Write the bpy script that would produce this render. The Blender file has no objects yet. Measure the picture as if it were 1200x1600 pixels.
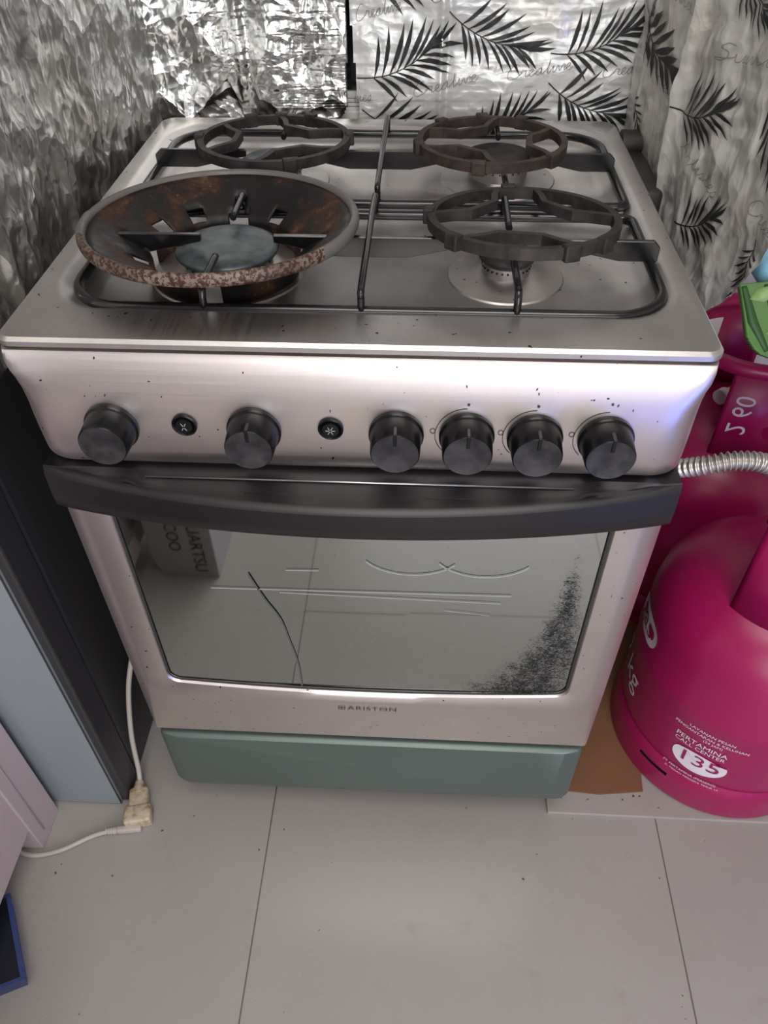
import bpy, bmesh, math, random
from mathutils import Vector, Matrix, noise
random.seed(7)
PI = math.pi
sc = bpy.context.scene
COL = sc.collection

# ------------------------------------------------------------------ camera, world, lights, exposure
cam_d = bpy.data.cameras.new('camera')
cam = bpy.data.objects.new('camera', cam_d)
COL.objects.link(cam)
sc.camera = cam
cam_d.sensor_fit = 'VERTICAL'
cam_d.sensor_height = 36.0
cam_d.lens = 1206.4 / 1600 * 36.0
cam_d.clip_start = 0.02
fw = Vector((-0.04245077, 0.71623595, -0.69656586))
rt = Vector((0.99861662, 0.05206995, -0.0073183))
up = Vector((-0.03102852, 0.69591292, 0.71745554))
cam.matrix_world = Matrix(((rt.x, up.x, -fw.x, 0.0565), (rt.y, up.y, -fw.y, -0.5401),
                           (rt.z, up.z, -fw.z, 1.189), (0, 0, 0, 1)))

w = bpy.data.worlds.new('world')
sc.world = w
w.use_nodes = True
w.node_tree.nodes['Background'].inputs[0].default_value = (0.75, 0.8, 0.85, 1)
w.node_tree.nodes['Background'].inputs[1].default_value = 0.25

def area(name, loc, target, sx, sy, power, color):
    d = bpy.data.lights.new(name, 'AREA')
    d.shape = 'RECTANGLE'; d.size = sx; d.size_y = sy; d.energy = power; d.color = color
    o = bpy.data.objects.new(name, d); COL.objects.link(o)
    o.location = loc
    o.rotation_euler = (Vector(target) - Vector(loc)).to_track_quat('-Z', 'Y').to_euler()
    return o
area('ceiling_lamp_light', (0.15, -0.95, 2.42), (0.15, -0.95, 0), 1.1, 1.1, 16, (1.0, 0.955, 0.915))
area('window_light', (0.45, -2.1, 1.08), (0.1, 0.2, 0.45), 1.4, 1.5, 21, (0.97, 0.975, 1.0))
area('blue_lamp_light', (0.98, -0.98, 0.34), (0.27, 0.0, 0.75), 0.07, 0.40, 1.9, (0.12, 0.2, 1.0))

sc.view_settings.view_transform = 'Standard'
sc.view_settings.look = 'None'
sc.view_settings.gamma = 1
sc.view_settings.use_curve_mapping = False
sc.view_settings.exposure = 0.5

# ------------------------------------------------------------------ materials
def mat(name, color=(0.5, 0.5, 0.5), rough=0.5, metal=0.0, spec=0.5, coat=0.0, aniso=0.0):
    m = bpy.data.materials.new(name); m.use_nodes = True
    b = m.node_tree.nodes['Principled BSDF']
    b.inputs['Base Color'].default_value = (*color, 1)
    b.inputs['Roughness'].default_value = rough
    b.inputs['Metallic'].default_value = metal
    b.inputs['Specular IOR Level'].default_value = spec
    b.inputs['Coat Weight'].default_value = coat
    b.inputs['Anisotropic'].default_value = aniso
    return m
def nd(m, t): return m.node_tree.nodes.new(t)
def ln(m, a, b): m.node_tree.links.new(a, b)
def bs(m): return m.node_tree.nodes['Principled BSDF']
def coords(m, scale=(1, 1, 1)):
    tc = nd(m, 'ShaderNodeNewGeometry'); mp = nd(m, 'ShaderNodeMapping')
    ln(m, tc.outputs['Position'], mp.inputs['Vector']); mp.inputs['Scale'].default_value = scale
    return mp.outputs[0]
def noise_n(m, vec, scale, detail=4, rough=0.55, dist=0.0):
    n = nd(m, 'ShaderNodeTexNoise')
    n.inputs['Scale'].default_value = scale; n.inputs['Detail'].default_value = detail
    n.inputs['Roughness'].default_value = rough; n.inputs['Distortion'].default_value = dist
    ln(m, vec, n.inputs['Vector']); return n.outputs['Fac']
def ramp(m, fac, stops):
    r = nd(m, 'ShaderNodeValToRGB')
    while len(r.color_ramp.elements) > 1: r.color_ramp.elements.remove(r.color_ramp.elements[-1])
    for i, (p, c) in enumerate(stops):
        e = r.color_ramp.elements[0] if i == 0 else r.color_ramp.elements.new(p)
        e.position = p
        c = (c, c, c) if isinstance(c, (int, float)) else c
        e.color = (*c, 1)
    ln(m, fac, r.inputs[0]); return r.outputs[0]
def mixc(m, fac, a, b, mode='MIX'):
    x = nd(m, 'ShaderNodeMix'); x.data_type = 'RGBA'; x.blend_type = mode
    if isinstance(fac, (int, float)): x.inputs[0].default_value = fac
    else: ln(m, fac, x.inputs[0])
    for s, v in ((x.inputs[6], a), (x.inputs[7], b)):
        if isinstance(v, tuple): s.default_value = (*v, 1)
        else: ln(m, v, s)
    return x.outputs[2]
def mth(m, op, a, b=0.0, c=None):
    x = nd(m, 'ShaderNodeMath'); x.operation = op
    for i, v in enumerate((a, b) if c is None else (a, b, c)):
        if isinstance(v, (int, float)): x.inputs[i].default_value = v
        else: ln(m, v, x.inputs[i])
    return x.outputs[0]
def bump(m, h, strength=0.3, dist=0.002):
    b = nd(m, 'ShaderNodeBump'); b.inputs['Strength'].default_value = strength
    b.inputs['Distance'].default_value = dist
    ln(m, h, b.inputs['Height']); ln(m, b.outputs[0], bs(m).inputs['Normal'])
def specks(m, base, dark, scale, thr, seedoff=0.0):
    """small dirt specks: base colour -> dark where a noise peaks"""
    v = coords(m)
    f = noise_n(m, v, scale, 2, 0.5, seedoff)
    f2 = ramp(m, f, [(thr, 0.0), (thr + 0.02, 1.0)])
    return mixc(m, f2, base, dark)

def steel(name, col, rough, grime=0.25, brush=(4, 4, 700), aniso=0.55):
    m = mat(name, col, rough, 1.0, aniso=aniso)
    v = coords(m, brush)
    n = noise_n(m, v, 1.0, 3)
    g = noise_n(m, coords(m, (1, 1, 0.6)), 13, 6, 0.65)
    base = mixc(m, ramp(m, g, [(0.35, 0.0), (0.75, grime)]), col, (col[0] * .62, col[1] * .56, col[2] * .53))
    sp = ramp(m, noise_n(m, coords(m), 170, 1, 0.4), [(0.765, 0.0), (0.78, 1.0)])
    base = mixc(m, sp, base, (0.05, 0.04, 0.035))
    ln(m, base, bs(m).inputs['Base Color'])
    rr = mth(m, 'MULTIPLY_ADD', n, 0.14, rough - 0.07)
    rr = mth(m, 'MULTIPLY_ADD', g, 0.12, rr)
    ln(m, rr, bs(m).inputs['Roughness'])
    tg = nd(m, 'ShaderNodeTangent'); tg.direction_type = 'RADIAL'; tg.axis = 'Z'
    ln(m, tg.outputs[0], bs(m).inputs['Tangent'])
    bump(m, n, 0.02, 0.001)
    return m
M = {}
M['steel'] = steel('brushed_steel', (0.76, 0.695, 0.675), 0.31)
M['steel_top'] = steel('worn_cooktop_steel', (0.60, 0.578, 0.562), 0.36, 0.5, (400, 3, 3), 0.2)
M['alu'] = mat('burner_aluminium', (0.55, 0.54, 0.53), 0.35, 1.0)
M['body'] = mat('dark_side_enamel', (0.06, 0.055, 0.055), 0.5)
M['blackplastic'] = mat('black_plastic', (0.005, 0.005, 0.006), 0.26, 0, 0.3)
M['knobface'] = mat('knob_face', (0.035, 0.034, 0.038), 0.42)
c = ramp(M['knobface'], noise_n(M['knobface'], coords(M['knobface']), 55, 3), [(0.35, (0.008, 0.008, 0.009)), (0.7, (0.045, 0.042, 0.046))])
ln(M['knobface'], c, bs(M['knobface']).inputs['Base Color'])
M['handle'] = mat('handle_plastic', (0.008, 0.007, 0.008), 0.38, 0, 0.5)
M['slot'] = mat('slot_black', (0.002, 0.002, 0.002), 0.3)
M['mark'] = mat('printed_black', (0.03, 0.028, 0.028), 0.6)
M['whiteprint'] = mat('printed_white', (0.75, 0.68, 0.72), 0.5)
M['iconprint'] = mat('printed_icon_grey', (0.3, 0.34, 0.34), 0.5)
M['enamel'] = mat('black_enamel', (0.008, 0.008, 0.009), 0.2, 0, 0.6)
m = M['castiron'] = mat('cast_iron', (0.03, 0.027, 0.026), 0.62, 0.25)
c = ramp(m, noise_n(m, coords(m), 60, 4), [(0.35, (0.016, 0.014, 0.014)), (0.7, (0.05, 0.042, 0.04))])
ln(m, c, bs(m).inputs['Base Color']); bump(m, noise_n(m, coords(m), 400, 3), 0.35, 0.0006)
m = M['castbrown'] = mat('browned_cast_iron', (0.05, 0.035, 0.03), 0.65, 0.2)
c = ramp(m, noise_n(m, coords(m), 60, 4), [(0.35, (0.026, 0.019, 0.017)), (0.7, (0.075, 0.052, 0.044))])
ln(m, c, bs(m).inputs['Base Color']); bump(m, noise_n(m, coords(m), 400, 3), 0.35, 0.0006)
m = M['cap'] = mat('burner_cap_enamel', (0.07, 0.085, 0.09), 0.4, 0.3)
c = ramp(m, noise_n(m, coords(m), 45, 5), [(0.3, (0.035, 0.045, 0.05)), (0.7, (0.13, 0.15, 0.155))])
ln(m, c, bs(m).inputs['Base Color'])

def rusty(name, rim=False):
    m = mat(name, (0.05, 0.04, 0.035), 0.5, 0.3)
    n = noise_n(m, coords(m, (1, 1, 0.6)), 22, 6, 0.65)
    n2 = noise_n(m, coords(m), 260, 4, 0.7)
    base = ramp(m, n, [(0.35, (0.014, 0.0135, 0.014)), (0.51, (0.011, 0.009, 0.009)), (0.57, (0.04, 0.016, 0.009)), (0.64, (0.08, 0.036, 0.017)), (0.73, (0.20, 0.12, 0.07))])
    if rim:
        base = ramp(m, n, [(0.3, (0.06, 0.05, 0.045)), (0.55, (0.22, 0.17, 0.13)), (0.7, (0.36, 0.26, 0.18))])
        pit = ramp(m, n2, [(0.47, 0.0), (0.53, 1.0)])
        # the front of the rim is the rusted side, the back is only dull metal
        geo = nd(m, 'ShaderNodeNewGeometry'); sep = nd(m, 'ShaderNodeSeparateXYZ'); ln(m, geo.outputs['Position'], sep.inputs[0])
        front = mth(m, 'MULTIPLY', mth(m, 'LESS_THAN', mth(m, 'MULTIPLY_ADD', n, 0.2, sep.outputs['Y']), 0.22), 1.0)
        base = mixc(m, mth(m, 'MULTIPLY', pit, front), base, (0.06, 0.02, 0.012))
        base = mixc(m, mth(m, 'SUBTRACT', 1.0, front), base, (0.16, 0.15, 0.14))
    else:
        sp = mth(m, 'MULTIPLY', ramp(m, n2, [(0.60, 0.0), (0.66, 1.0)]), ramp(m, n, [(0.5, 0.0), (0.62, 0.8)]))
        base = mixc(m, sp, base, (0.22, 0.10, 0.05))
    ln(m, base, bs(m).inputs['Base Color'])
    ln(m, ramp(m, n, [(0.3, 0.3), (0.7, 0.75)]), bs(m).inputs['Roughness'])
    bump(m, n2, 0.4, 0.0008)
    return m
M['wokin'] = rusty('rusted_wok_ring')
M['wokrim'] = rusty('rusted_wok_rim', True)

# oven glass: mirror-coated pane with burnt soot near its right edge and a few pale arcs and lines
m = M['glass'] = mat('reflective_oven_glass', (0.48, 0.505, 0.485), 0.03, 1.0)
geo = nd(m, 'ShaderNodeNewGeometry'); sep = nd(m, 'ShaderNodeSeparateXYZ'); ln(m, geo.outputs['Position'], sep.inputs[0])
X, Z = sep.outputs['X'], sep.outputs['Z']
xc = mth(m, 'MULTIPLY_ADD', mth(m, 'MAXIMUM', mth(m, 'SUBTRACT', 0.45, Z), 0.0), -0.35, 0.221)
wdt = mth(m, 'MULTIPLY_ADD', mth(m, 'MAXIMUM', mth(m, 'SUBTRACT', 0.50, Z), 0.0), 0.24, 0.016)
d = mth(m, 'DIVIDE', mth(m, 'ABSOLUTE', mth(m, 'SUBTRACT', X, xc)), wdt)
top = mth(m, 'MULTIPLY', mth(m, 'MAXIMUM', mth(m, 'SUBTRACT', Z, 0.50), 0.0), 8.0)
n = noise_n(m, coords(m, (1, 1, 1)), 60, 8, 0.8)
n2 = noise_n(m, coords(m, (1.0, 1, 3.0)), 180, 3, 0.6)
cover = mth(m, 'MINIMUM', mth(m, 'MAXIMUM', mth(m, 'SUBTRACT', mth(m, 'MULTIPLY_ADD', d, -0.75, 1.35), top), 0.0), 1.0)
grain = mth(m, 'MULTIPLY_ADD', noise_n(m, coords(m, (1, 1, 2.2)), 420, 3, 0.7), 0.55, mth(m, 'MULTIPLY', n, 0.5))
band = mth(m, 'MULTIPLY_ADD', cover, 0.20, grain)
soot = mth(m, 'MULTIPLY', ramp(m, band, [(0.61, 0.0), (0.74, 0.95)]), mth(m, 'MINIMUM', mth(m, 'MULTIPLY', cover, 2.5), 1.0))
low = mth(m, 'SUBTRACT', 1.0, mth(m, 'DIVIDE', mth(m, 'ABSOLUTE', mth(m, 'SUBTRACT', Z, 0.37)), 0.022))
lowx = mth(m, 'SUBTRACT', 1.0, mth(m, 'DIVIDE', mth(m, 'ABSOLUTE', mth(m, 'SUBTRACT', X, 0.155)), 0.05))
s2 = ramp(m, mth(m, 'MULTIPLY_ADD', mth(m, 'MAXIMUM', mth(m, 'MINIMUM', low, lowx), 0.0), 0.2, grain), [(0.61, 0.0), (0.74, 0.9)])
s2 = mth(m, 'MULTIPLY', s2, mth(m, 'GREATER_THAN', mth(m, 'MINIMUM', low, lowx), 0.0))
soot = mth(m, 'MAXIMUM', soot, s2)
mid = mth(m, 'SUBTRACT', 1.0, mth(m, 'ADD', mth(m, 'ABSOLUTE', mth(m, 'MULTIPLY', mth(m, 'SUBTRACT', X, 0.085), 14.0)), mth(m, 'ABSOLUTE', mth(m, 'MULTIPLY', mth(m, 'SUBTRACT', Z, 0.465), 60.0))))
s3 = ramp(m, mth(m, 'ADD', mid, n), [(1.05, 0.0), (1.5, 0.5)])
soot = mth(m, 'MAXIMUM', soot, s3)
ln(m, mixc(m, soot, (0.48, 0.505, 0.485), (0.02, 0.02, 0.02)), bs(m).inputs['Base Color'])
ln(m, mth(m, 'MULTIPLY_ADD', soot, 0.5, 0.035), bs(m).inputs['Roughness'])
M['smear'] = mat('glass_smear', (0.40, 0.42, 0.40), 0.8, 0.0, 0.1)  # pale ribbons drawn on the pane: two arcs and some straight lines
M['scratch'] = mat('dark_streak', (0.10, 0.11, 0.106), 0.8, 0.0, 0.1)

m = M['drawer'] = mat('green_grey_paint', (0.16, 0.215, 0.185), 0.42, 0.55)
c = mixc(m, noise_n(m, coords(m), 7, 3), (0.115, 0.155, 0.135), (0.15, 0.19, 0.17)); ln(m, c, bs(m).inputs['Base Color'])

def foil(name, a, b, metal, rough, warm=None, bst=0.2, strv=(1, 1, 1)):
    m = mat(name, a, rough, metal)
    n = noise_n(m, coords(m), 14, 5, 0.6)
    base = mixc(m, n, a, b)
    if warm:
        g = ramp(m, noise_n(m, coords(m), 9, 4), [(0.5, 0.0), (0.72, 0.75)])
        base = mixc(m, g, base, warm)
    ln(m, base, bs(m).inputs['Base Color'])
    # crushed facets: distorted cell distances at three sizes
    nn = nd(m, 'ShaderNodeTexNoise'); nn.inputs['Scale'].default_value = 16; nn.inputs['Detail'].default_value = 3; ln(m, coords(m), nn.inputs['Vector'])
    off = nd(m, 'ShaderNodeVectorMath'); off.operation = 'MULTIPLY_ADD'
    ln(m, nn.outputs['Color'], off.inputs[0]); off.inputs[1].default_value = (0.035, 0.035, 0.035); ln(m, coords(m), off.inputs[2])
    st = nd(m, 'ShaderNodeVectorMath'); st.operation = 'MULTIPLY'; ln(m, off.outputs[0], st.inputs[0]); st.inputs[1].default_value = strv
    h = None
    for sc_, sl in ((13, 1.0), (31, 0.85), (75, 0.6)):
        v = nd(m, 'ShaderNodeTexVoronoi'); v.feature = 'F1'; v.inputs['Scale'].default_value = sc_
        ln(m, st.outputs[0], v.inputs['Vector'])
        k = mth(m, 'MULTIPLY', v.outputs['Distance'], sl * bst / sc_)
        h = k if h is None else mth(m, 'ADD', h, k)
    bump(m, h, 1.0, 1.0)
    return m
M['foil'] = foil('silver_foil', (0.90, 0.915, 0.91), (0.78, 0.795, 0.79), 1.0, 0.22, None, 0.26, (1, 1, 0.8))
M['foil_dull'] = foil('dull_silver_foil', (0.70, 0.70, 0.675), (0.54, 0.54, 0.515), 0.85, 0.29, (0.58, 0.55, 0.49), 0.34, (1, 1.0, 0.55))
M['leaffoil'] = foil('leaf_print_foil', (0.66, 0.67, 0.66), (0.76, 0.77, 0.76), 0.3, 0.34, (0.66, 0.63, 0.55), 0.10, (0.6, 1, 1.2))
M['leaffoil_side'] = foil('leaf_print_foil_side', (0.72, 0.71, 0.66), (0.62, 0.61, 0.56), 0.25, 0.36, (0.62, 0.57, 0.48), 0.20, (1, 1, 0.6))
M['leaf'] = mat('leaf_print_black', (0.012, 0.012, 0.012), 0.5)
M['script'] = mat('script_print_grey', (0.17, 0.165, 0.155), 0.6)
M['foilback'] = mat('foil_white_back', (0.75, 0.73, 0.7), 0.5)

def dirty(name, a, b, rough, spk=True, metal=0.0):
    m = mat(name, a, rough, metal)
    base = mixc(m, noise_n(m, coords(m), 12, 5, 0.6), a, b)
    if spk:
        sp = ramp(m, noise_n(m, coords(m), 120, 1, 0.4), [(0.74, 0.0), (0.755, 1.0)])
        base = mixc(m, sp, base, (0.06, 0.05, 0.045))
    ln(m, base, bs(m).inputs['Base Color'])
    return m
m = M['pink'] = mat('magenta_paint', (0.42, 0.006, 0.12), 0.33, 0.0, 0.5)
sc1 = ramp(m, noise_n(m, coords(m, (1, 1, 0.7)), 38, 6, 0.75), [(0.63, 0.0), (0.75, 0.45)])
base = mixc(m, noise_n(m, coords(m), 6, 3), (0.29, 0.004, 0.068), (0.36, 0.008, 0.092))
base = mixc(m, sc1, base, (0.45, 0.15, 0.22))
ln(m, base, bs(m).inputs['Base Color'])
ln(m, mth(m, 'MULTIPLY_ADD', noise_n(m, coords(m), 20, 4), 0.25, 0.22), bs(m).inputs['Roughness'])
M['pinkdark'] = mat('magenta_cutout', (0.30, 0.004, 0.09), 0.5)
M['fridge_side'] = mat('dark_grey_side', (0.032, 0.031, 0.031), 0.45)
M['fridge_door'] = mat('blue_grey_front', (0.29, 0.335, 0.35), 0.38, 0.25)
M['white_plastic'] = dirty('pinkish_white_plastic', (0.50, 0.41, 0.41), (0.45, 0.36, 0.36), 0.4, False)
M['grey_panel'] = mat('grey_panel', (0.22, 0.19, 0.19), 0.5)
M['blue'] = mat('blue_plastic', (0.03, 0.05, 0.17), 0.4)
M['blueinner'] = mat('dark_navy', (0.012, 0.014, 0.028), 0.5)
M['cable'] = dirty('dirty_white_cable', (0.52, 0.47, 0.42), (0.4, 0.36, 0.31), 0.5, False)
m = M['plug'] = mat('stained_beige_plug', (0.5, 0.4, 0.26), 0.55)
c = ramp(m, noise_n(m, coords(m), 90, 4, 0.6), [(0.3, (0.28, 0.17, 0.08)), (0.48, (0.50, 0.40, 0.27)), (0.7, (0.58, 0.50, 0.38))]); ln(m, c, bs(m).inputs['Base Color'])
M['cardboard'] = dirty('brown_cardboard', (0.22, 0.10, 0.045), (0.17, 0.072, 0.03), 0.75, False)
M['boxgrey'] = mat('grey_carton', (0.40, 0.38, 0.36), 0.7)
M['hose'] = mat('grey_steel_hose', (0.50, 0.47, 0.44), 0.35, 0.8)
M['sky_cloth'] = mat('light_blue_cloth', (0.22, 0.52, 0.68), 0.7)
m = M['greenbag'] = mat('green_leaf_print', (0.075, 0.19, 0.035), 0.45)
M['lightleaf'] = mat('pale_green_print', (0.27, 0.44, 0.15), 0.5)
M['darkstripe'] = mat('dark_green_print', (0.028, 0.09, 0.018), 0.5)
M['whitecap'] = mat('white_seal', (0.8, 0.76, 0.76), 0.5)
M['brownmark'] = mat('brown_print', (0.07, 0.02, 0.015), 0.5)
M['brass'] = mat('valve_brass', (0.5, 0.34, 0.13), 0.35, 1.0)
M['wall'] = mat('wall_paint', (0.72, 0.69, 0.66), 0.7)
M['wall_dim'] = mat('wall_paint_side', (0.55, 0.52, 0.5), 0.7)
M['ceil'] = mat('ceiling_paint', (0.8, 0.79, 0.77), 0.8)
M['whitealu'] = mat('white_window_frame', (0.78, 0.77, 0.74), 0.4)
M['darkglass'] = mat('dark_window_glass', (0.01, 0.012, 0.013), 0.1)
M['rubber'] = mat('dark_rubber', (0.03, 0.027, 0.026), 0.5)

# floor tiles
m = M['floor'] = mat('glazed_floor_tile', (0.6, 0.57, 0.55), 0.22)
geo = nd(m, 'ShaderNodeNewGeometry'); sep = nd(m, 'ShaderNodeSeparateXYZ'); ln(m, geo.outputs['Position'], sep.inputs[0])
def gline(axis, off, wd):
    f = mth(m, 'FRACT', mth(m, 'DIVIDE', mth(m, 'ADD', sep.outputs[axis], off), 0.6))
    return mth(m, 'LESS_THAN', mth(m, 'ABSOLUTE', mth(m, 'SUBTRACT', f, 0.5)), wd / 0.6)
gx = gline('X', 0.1563 + 0.3 + 6.0, 0.0011)
# long tiles: each column's cross joints are shifted by its own third
col = mth(m, 'FLOOR', mth(m, 'DIVIDE', mth(m, 'ADD', sep.outputs['X'], 0.1563 + 6.0), 0.6))
sh_ = mth(m, 'MULTIPLY', mth(m, 'SUBTRACT', col, 10.0), -0.46)
fy = mth(m, 'FRACT', mth(m, 'DIVIDE', mth(m, 'ADD', mth(m, 'ADD', sep.outputs['Y'], sh_), 0.41 + 0.6 + 12.0), 1.2))
gy = mth(m, 'LESS_THAN', mth(m, 'ABSOLUTE', mth(m, 'SUBTRACT', fy, 0.5)), 0.0013 / 1.2)
g = mth(m, 'MAXIMUM', gx, gy)
n = noise_n(m, coords(m), 4, 5, 0.6)
base = mixc(m, n, (0.31, 0.286, 0.262), (0.37, 0.345, 0.318))
dirt = ramp(m, noise_n(m, coords(m), 16, 6, 0.7), [(0.56, 0.0), (0.78, 0.35)])
base = mixc(m, dirt, base, (0.22, 0.19, 0.165))
sp = ramp(m, noise_n(m, coords(m), 85, 1, 0.4), [(0.785, 0.0), (0.795, 1.0)])
base = mixc(m, sp, base, (0.07, 0.06, 0.05))
base = mixc(m, g, base, (0.13, 0.115, 0.10))
ln(m, base, bs(m).inputs['Base Color'])
ln(m, mth(m, 'MULTIPLY_ADD', dirt, 0.3, 0.26), bs(m).inputs['Roughness'])

# ------------------------------------------------------------------ builders
def link(name, bm, mats, parent=None, smooth=False, auto=None):
    me = bpy.data.meshes.new(name)
    if parent is not None:
        off = Vector((0, 0, 0)); p = parent
        while p is not None: off += p.location; p = p.parent
        bmesh.ops.translate(bm, verts=bm.verts, vec=-off)
    bmesh.ops.recalc_face_normals(bm, faces=bm.faces)
    if smooth:
        for f in bm.faces: f.smooth = True
    bm.to_mesh(me); bm.free()
    if auto is not None: me.set_sharp_from_angle(angle=math.radians(auto))
    for x in (mats if isinstance(mats, (list, tuple)) else [mats]): me.materials.append(x)
    o = bpy.data.objects.new(name, me); COL.objects.link(o)
    if parent is not None: o.parent = parent
    return o
def tag(o, label=None, cat=None, group=None, kind=None):
    if label: o['label'] = label
    if cat: o['category'] = cat
    if group: o['group'] = group
    if kind: o['kind'] = kind
    return o
def thing(name, label, cat, loc=(0, 0, 0), group=None):
    o = bpy.data.objects.new(name, None); COL.objects.link(o); o.location = loc
    o.empty_display_size = 0.02
    return tag(o, label, cat, group)
def own(name, bm, mats, label, cat, group=None, smooth=False, auto=None):
    return tag(link(name, bm, mats, None, smooth, auto), label, cat, group)
def struct(name, bm, mats): return tag(link(name, bm, mats), kind='structure')
def box(bm, x0, x1, y0, y1, z0, z1, bev=0.0, seg=2, mi=0):
    r = bmesh.ops.create_cube(bm, size=1.0)
    vs = r['verts']
    for v in vs:
        v.co = Vector((x0 + (v.co.x + .5) * (x1 - x0), y0 + (v.co.y + .5) * (y1 - y0), z0 + (v.co.z + .5) * (z1 - z0)))
    fs = set(f for v in vs for f in v.link_faces)
    for f in fs: f.material_index = mi
    if bev > 0:
        es = list(set(e for v in vs for e in v.link_edges))
        bmesh.ops.bevel(bm, geom=es, offset=bev, segments=seg, affect='EDGES', profile=0.5)
def tube(bm, pts, r, n=10, closed=False, mi=0, flat=None):
    """sweep a circle (or, with flat=(w,h), a rectangle with h along z) along pts"""
    pts = [Vector(p) for p in pts]
    N = len(pts); rings = []; prev = None
    for i, p in enumerate(pts):
        a = pts[i - 1] if (i > 0 or closed) else pts[i]
        b = pts[(i + 1) % N] if (i < N - 1 or closed) else pts[i]
        t = (b - a).normalized()
        if prev is None:
            ref = Vector((0, 0, 1)) if abs(t.z) < 0.9 else Vector((0, 1, 0))
            nrm = (ref - t * ref.dot(t)).normalized()
        else: nrm = (prev - t * prev.dot(t)).normalized()
        prev = nrm
        if flat is not None and abs(t.z) < 0.9:
            nrm = (Vector((0, 0, 1)) - t * t.z).normalized(); prev = nrm
        bi = t.cross(nrm)
        if flat is not None:
            wd, h = flat
            m1 = (pts[i] - a).normalized() if (pts[i] - a).length > 1e-9 else t
            cs = max(0.45, m1.dot(t)) if (0 < i < N - 1 or closed) else 1
            wd = wd / cs
            rings.append([bm.verts.new(p + bi * sx * wd / 2 + nrm * sz * h / 2) for sx, sz in ((-1, -1), (1, -1), (1, 1), (-1, 1))])
        else:
            rad = r[i] if isinstance(r, (list, tuple)) else r
            rings.append([bm.verts.new(p + (nrm * math.cos(2 * PI * k / n) + bi * math.sin(2 * PI * k / n)) * rad) for k in range(n)])
    K = len(rings[0])
    for i in range(N if closed else N - 1):
        A, B = rings[i], rings[(i + 1) % N]
        for k in range(K):
            f = bm.faces.new((A[k], A[(k + 1) % K], B[(k + 1) % K], B[k])); f.material_index = mi; f.smooth = flat is None
    if not closed:
        for ring in (rings[0], rings[-1]):
            f = bm.faces.new(ring); f.material_index = mi
def lathe(bm, prof, c, n=48, axis='z', mi=0, a0=0.0, a1=2 * PI, close_ends=False, skip=None, smooth=True):
    """prof = [(radius, height)], spun round an axis through c; skip(i, ang) drops faces"""
    full = abs(a1 - a0 - 2 * PI) < 1e-6
    cols = []
    cnt = n if full else n + 1
    for k in range(cnt):
        a = a0 + (a1 - a0) * k / n
        col = []
        for r, h in prof:
            if axis == 'z': p = Vector((c[0] + r * math.cos(a), c[1] + r * math.sin(a), c[2] + h))
            else: p = Vector((c[0] + r * math.cos(a), c[1] - h, c[2] + r * math.sin(a)))   # axis -y
            col.append(bm.verts.new(p))
        cols.append(col)
    for k in range(n):
        A, B = cols[k], cols[(k + 1) % cnt]
        am = a0 + (a1 - a0) * (k + .5) / n
        for i in range(len(prof) - 1):
            if skip and skip(i, am): continue
            f = bm.faces.new((A[i], B[i], B[i + 1], A[i + 1])); f.material_index = mi; f.smooth = smooth
    bmesh.ops.remove_doubles(bm, verts=[v for col in cols for v in col], dist=1e-6)
def rloop(x0, x1, y0, y1, r, ne=8, nc=8):
    """rounded rectangle points, same count every time. r = (bl, br, tr, tl)"""
    if isinstance(r, (int, float)): r = (r,) * 4
    P = []
    def arc(cx, cy, rad, a):
        for k in range(nc + 1):
            t = a + (PI / 2) * k / nc
            P.append((cx + rad * math.cos(t), cy + rad * math.sin(t)))
    def edge(a, b):
        for k in range(1, ne): P.append((a[0] + (b[0] - a[0]) * k / ne, a[1] + (b[1] - a[1]) * k / ne))
    arc(x0 + r[0], y0 + r[0], r[0], PI); edge((x0 + r[0], y0), (x1 - r[1], y0))
    arc(x1 - r[1], y0 + r[1], r[1], 1.5 * PI); edge((x1, y0 + r[1]), (x1, y1 - r[2]))
    arc(x1 - r[2], y1 - r[2], r[2], 0); edge((x1 - r[2], y1), (x0 + r[3], y1))
    arc(x0 + r[3], y1 - r[3], r[3], PI / 2); edge((x0, y1 - r[3]), (x0, y0 + r[0]))
    return P
def bridge(bm, loops, cap0=False, cap1=False, mi=0, smooth=True):
    R = [[bm.verts.new(p) for p in L] for L in loops]
    n = len(R[0])
    for a, b in zip(R, R[1:]):
        for k in range(n):
            f = bm.faces.new((a[k], a[(k + 1) % n], b[(k + 1) % n], b[k])); f.smooth = smooth; f.material_index = mi
    if cap0: bm.faces.new(R[0]).material_index = mi
    if cap1: bm.faces.new(R[-1]).material_index = mi
    return R
def text_polys(s, size, shear=0.0, space=1.0):
    """letters as (verts2d, faces)"""
    cu = bpy.data.curves.new('t', 'FONT'); cu.body = s; cu.size = size; cu.shear = shear
    cu.space_character = space; cu.align_x = 'CENTER'; cu.align_y = 'CENTER'; cu.resolution_u = 3
    o = bpy.data.objects.new('t', cu); COL.objects.link(o)
    me = bpy.data.meshes.new_from_object(o)
    V = [(v.co.x, v.co.y) for v in me.vertices]; F = [tuple(p.vertices) for p in me.polygons]
    bpy.data.objects.remove(o); bpy.data.curves.remove(cu); bpy.data.meshes.remove(me)
    return V, F
def put2d(bm, V, F, fn, mi=0):
    vs = [bm.verts.new(fn(x, y)) for x, y in V]
    for f in F:
        try: bm.faces.new([vs[i] for i in f]).material_index = mi
        except ValueError: pass
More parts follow.
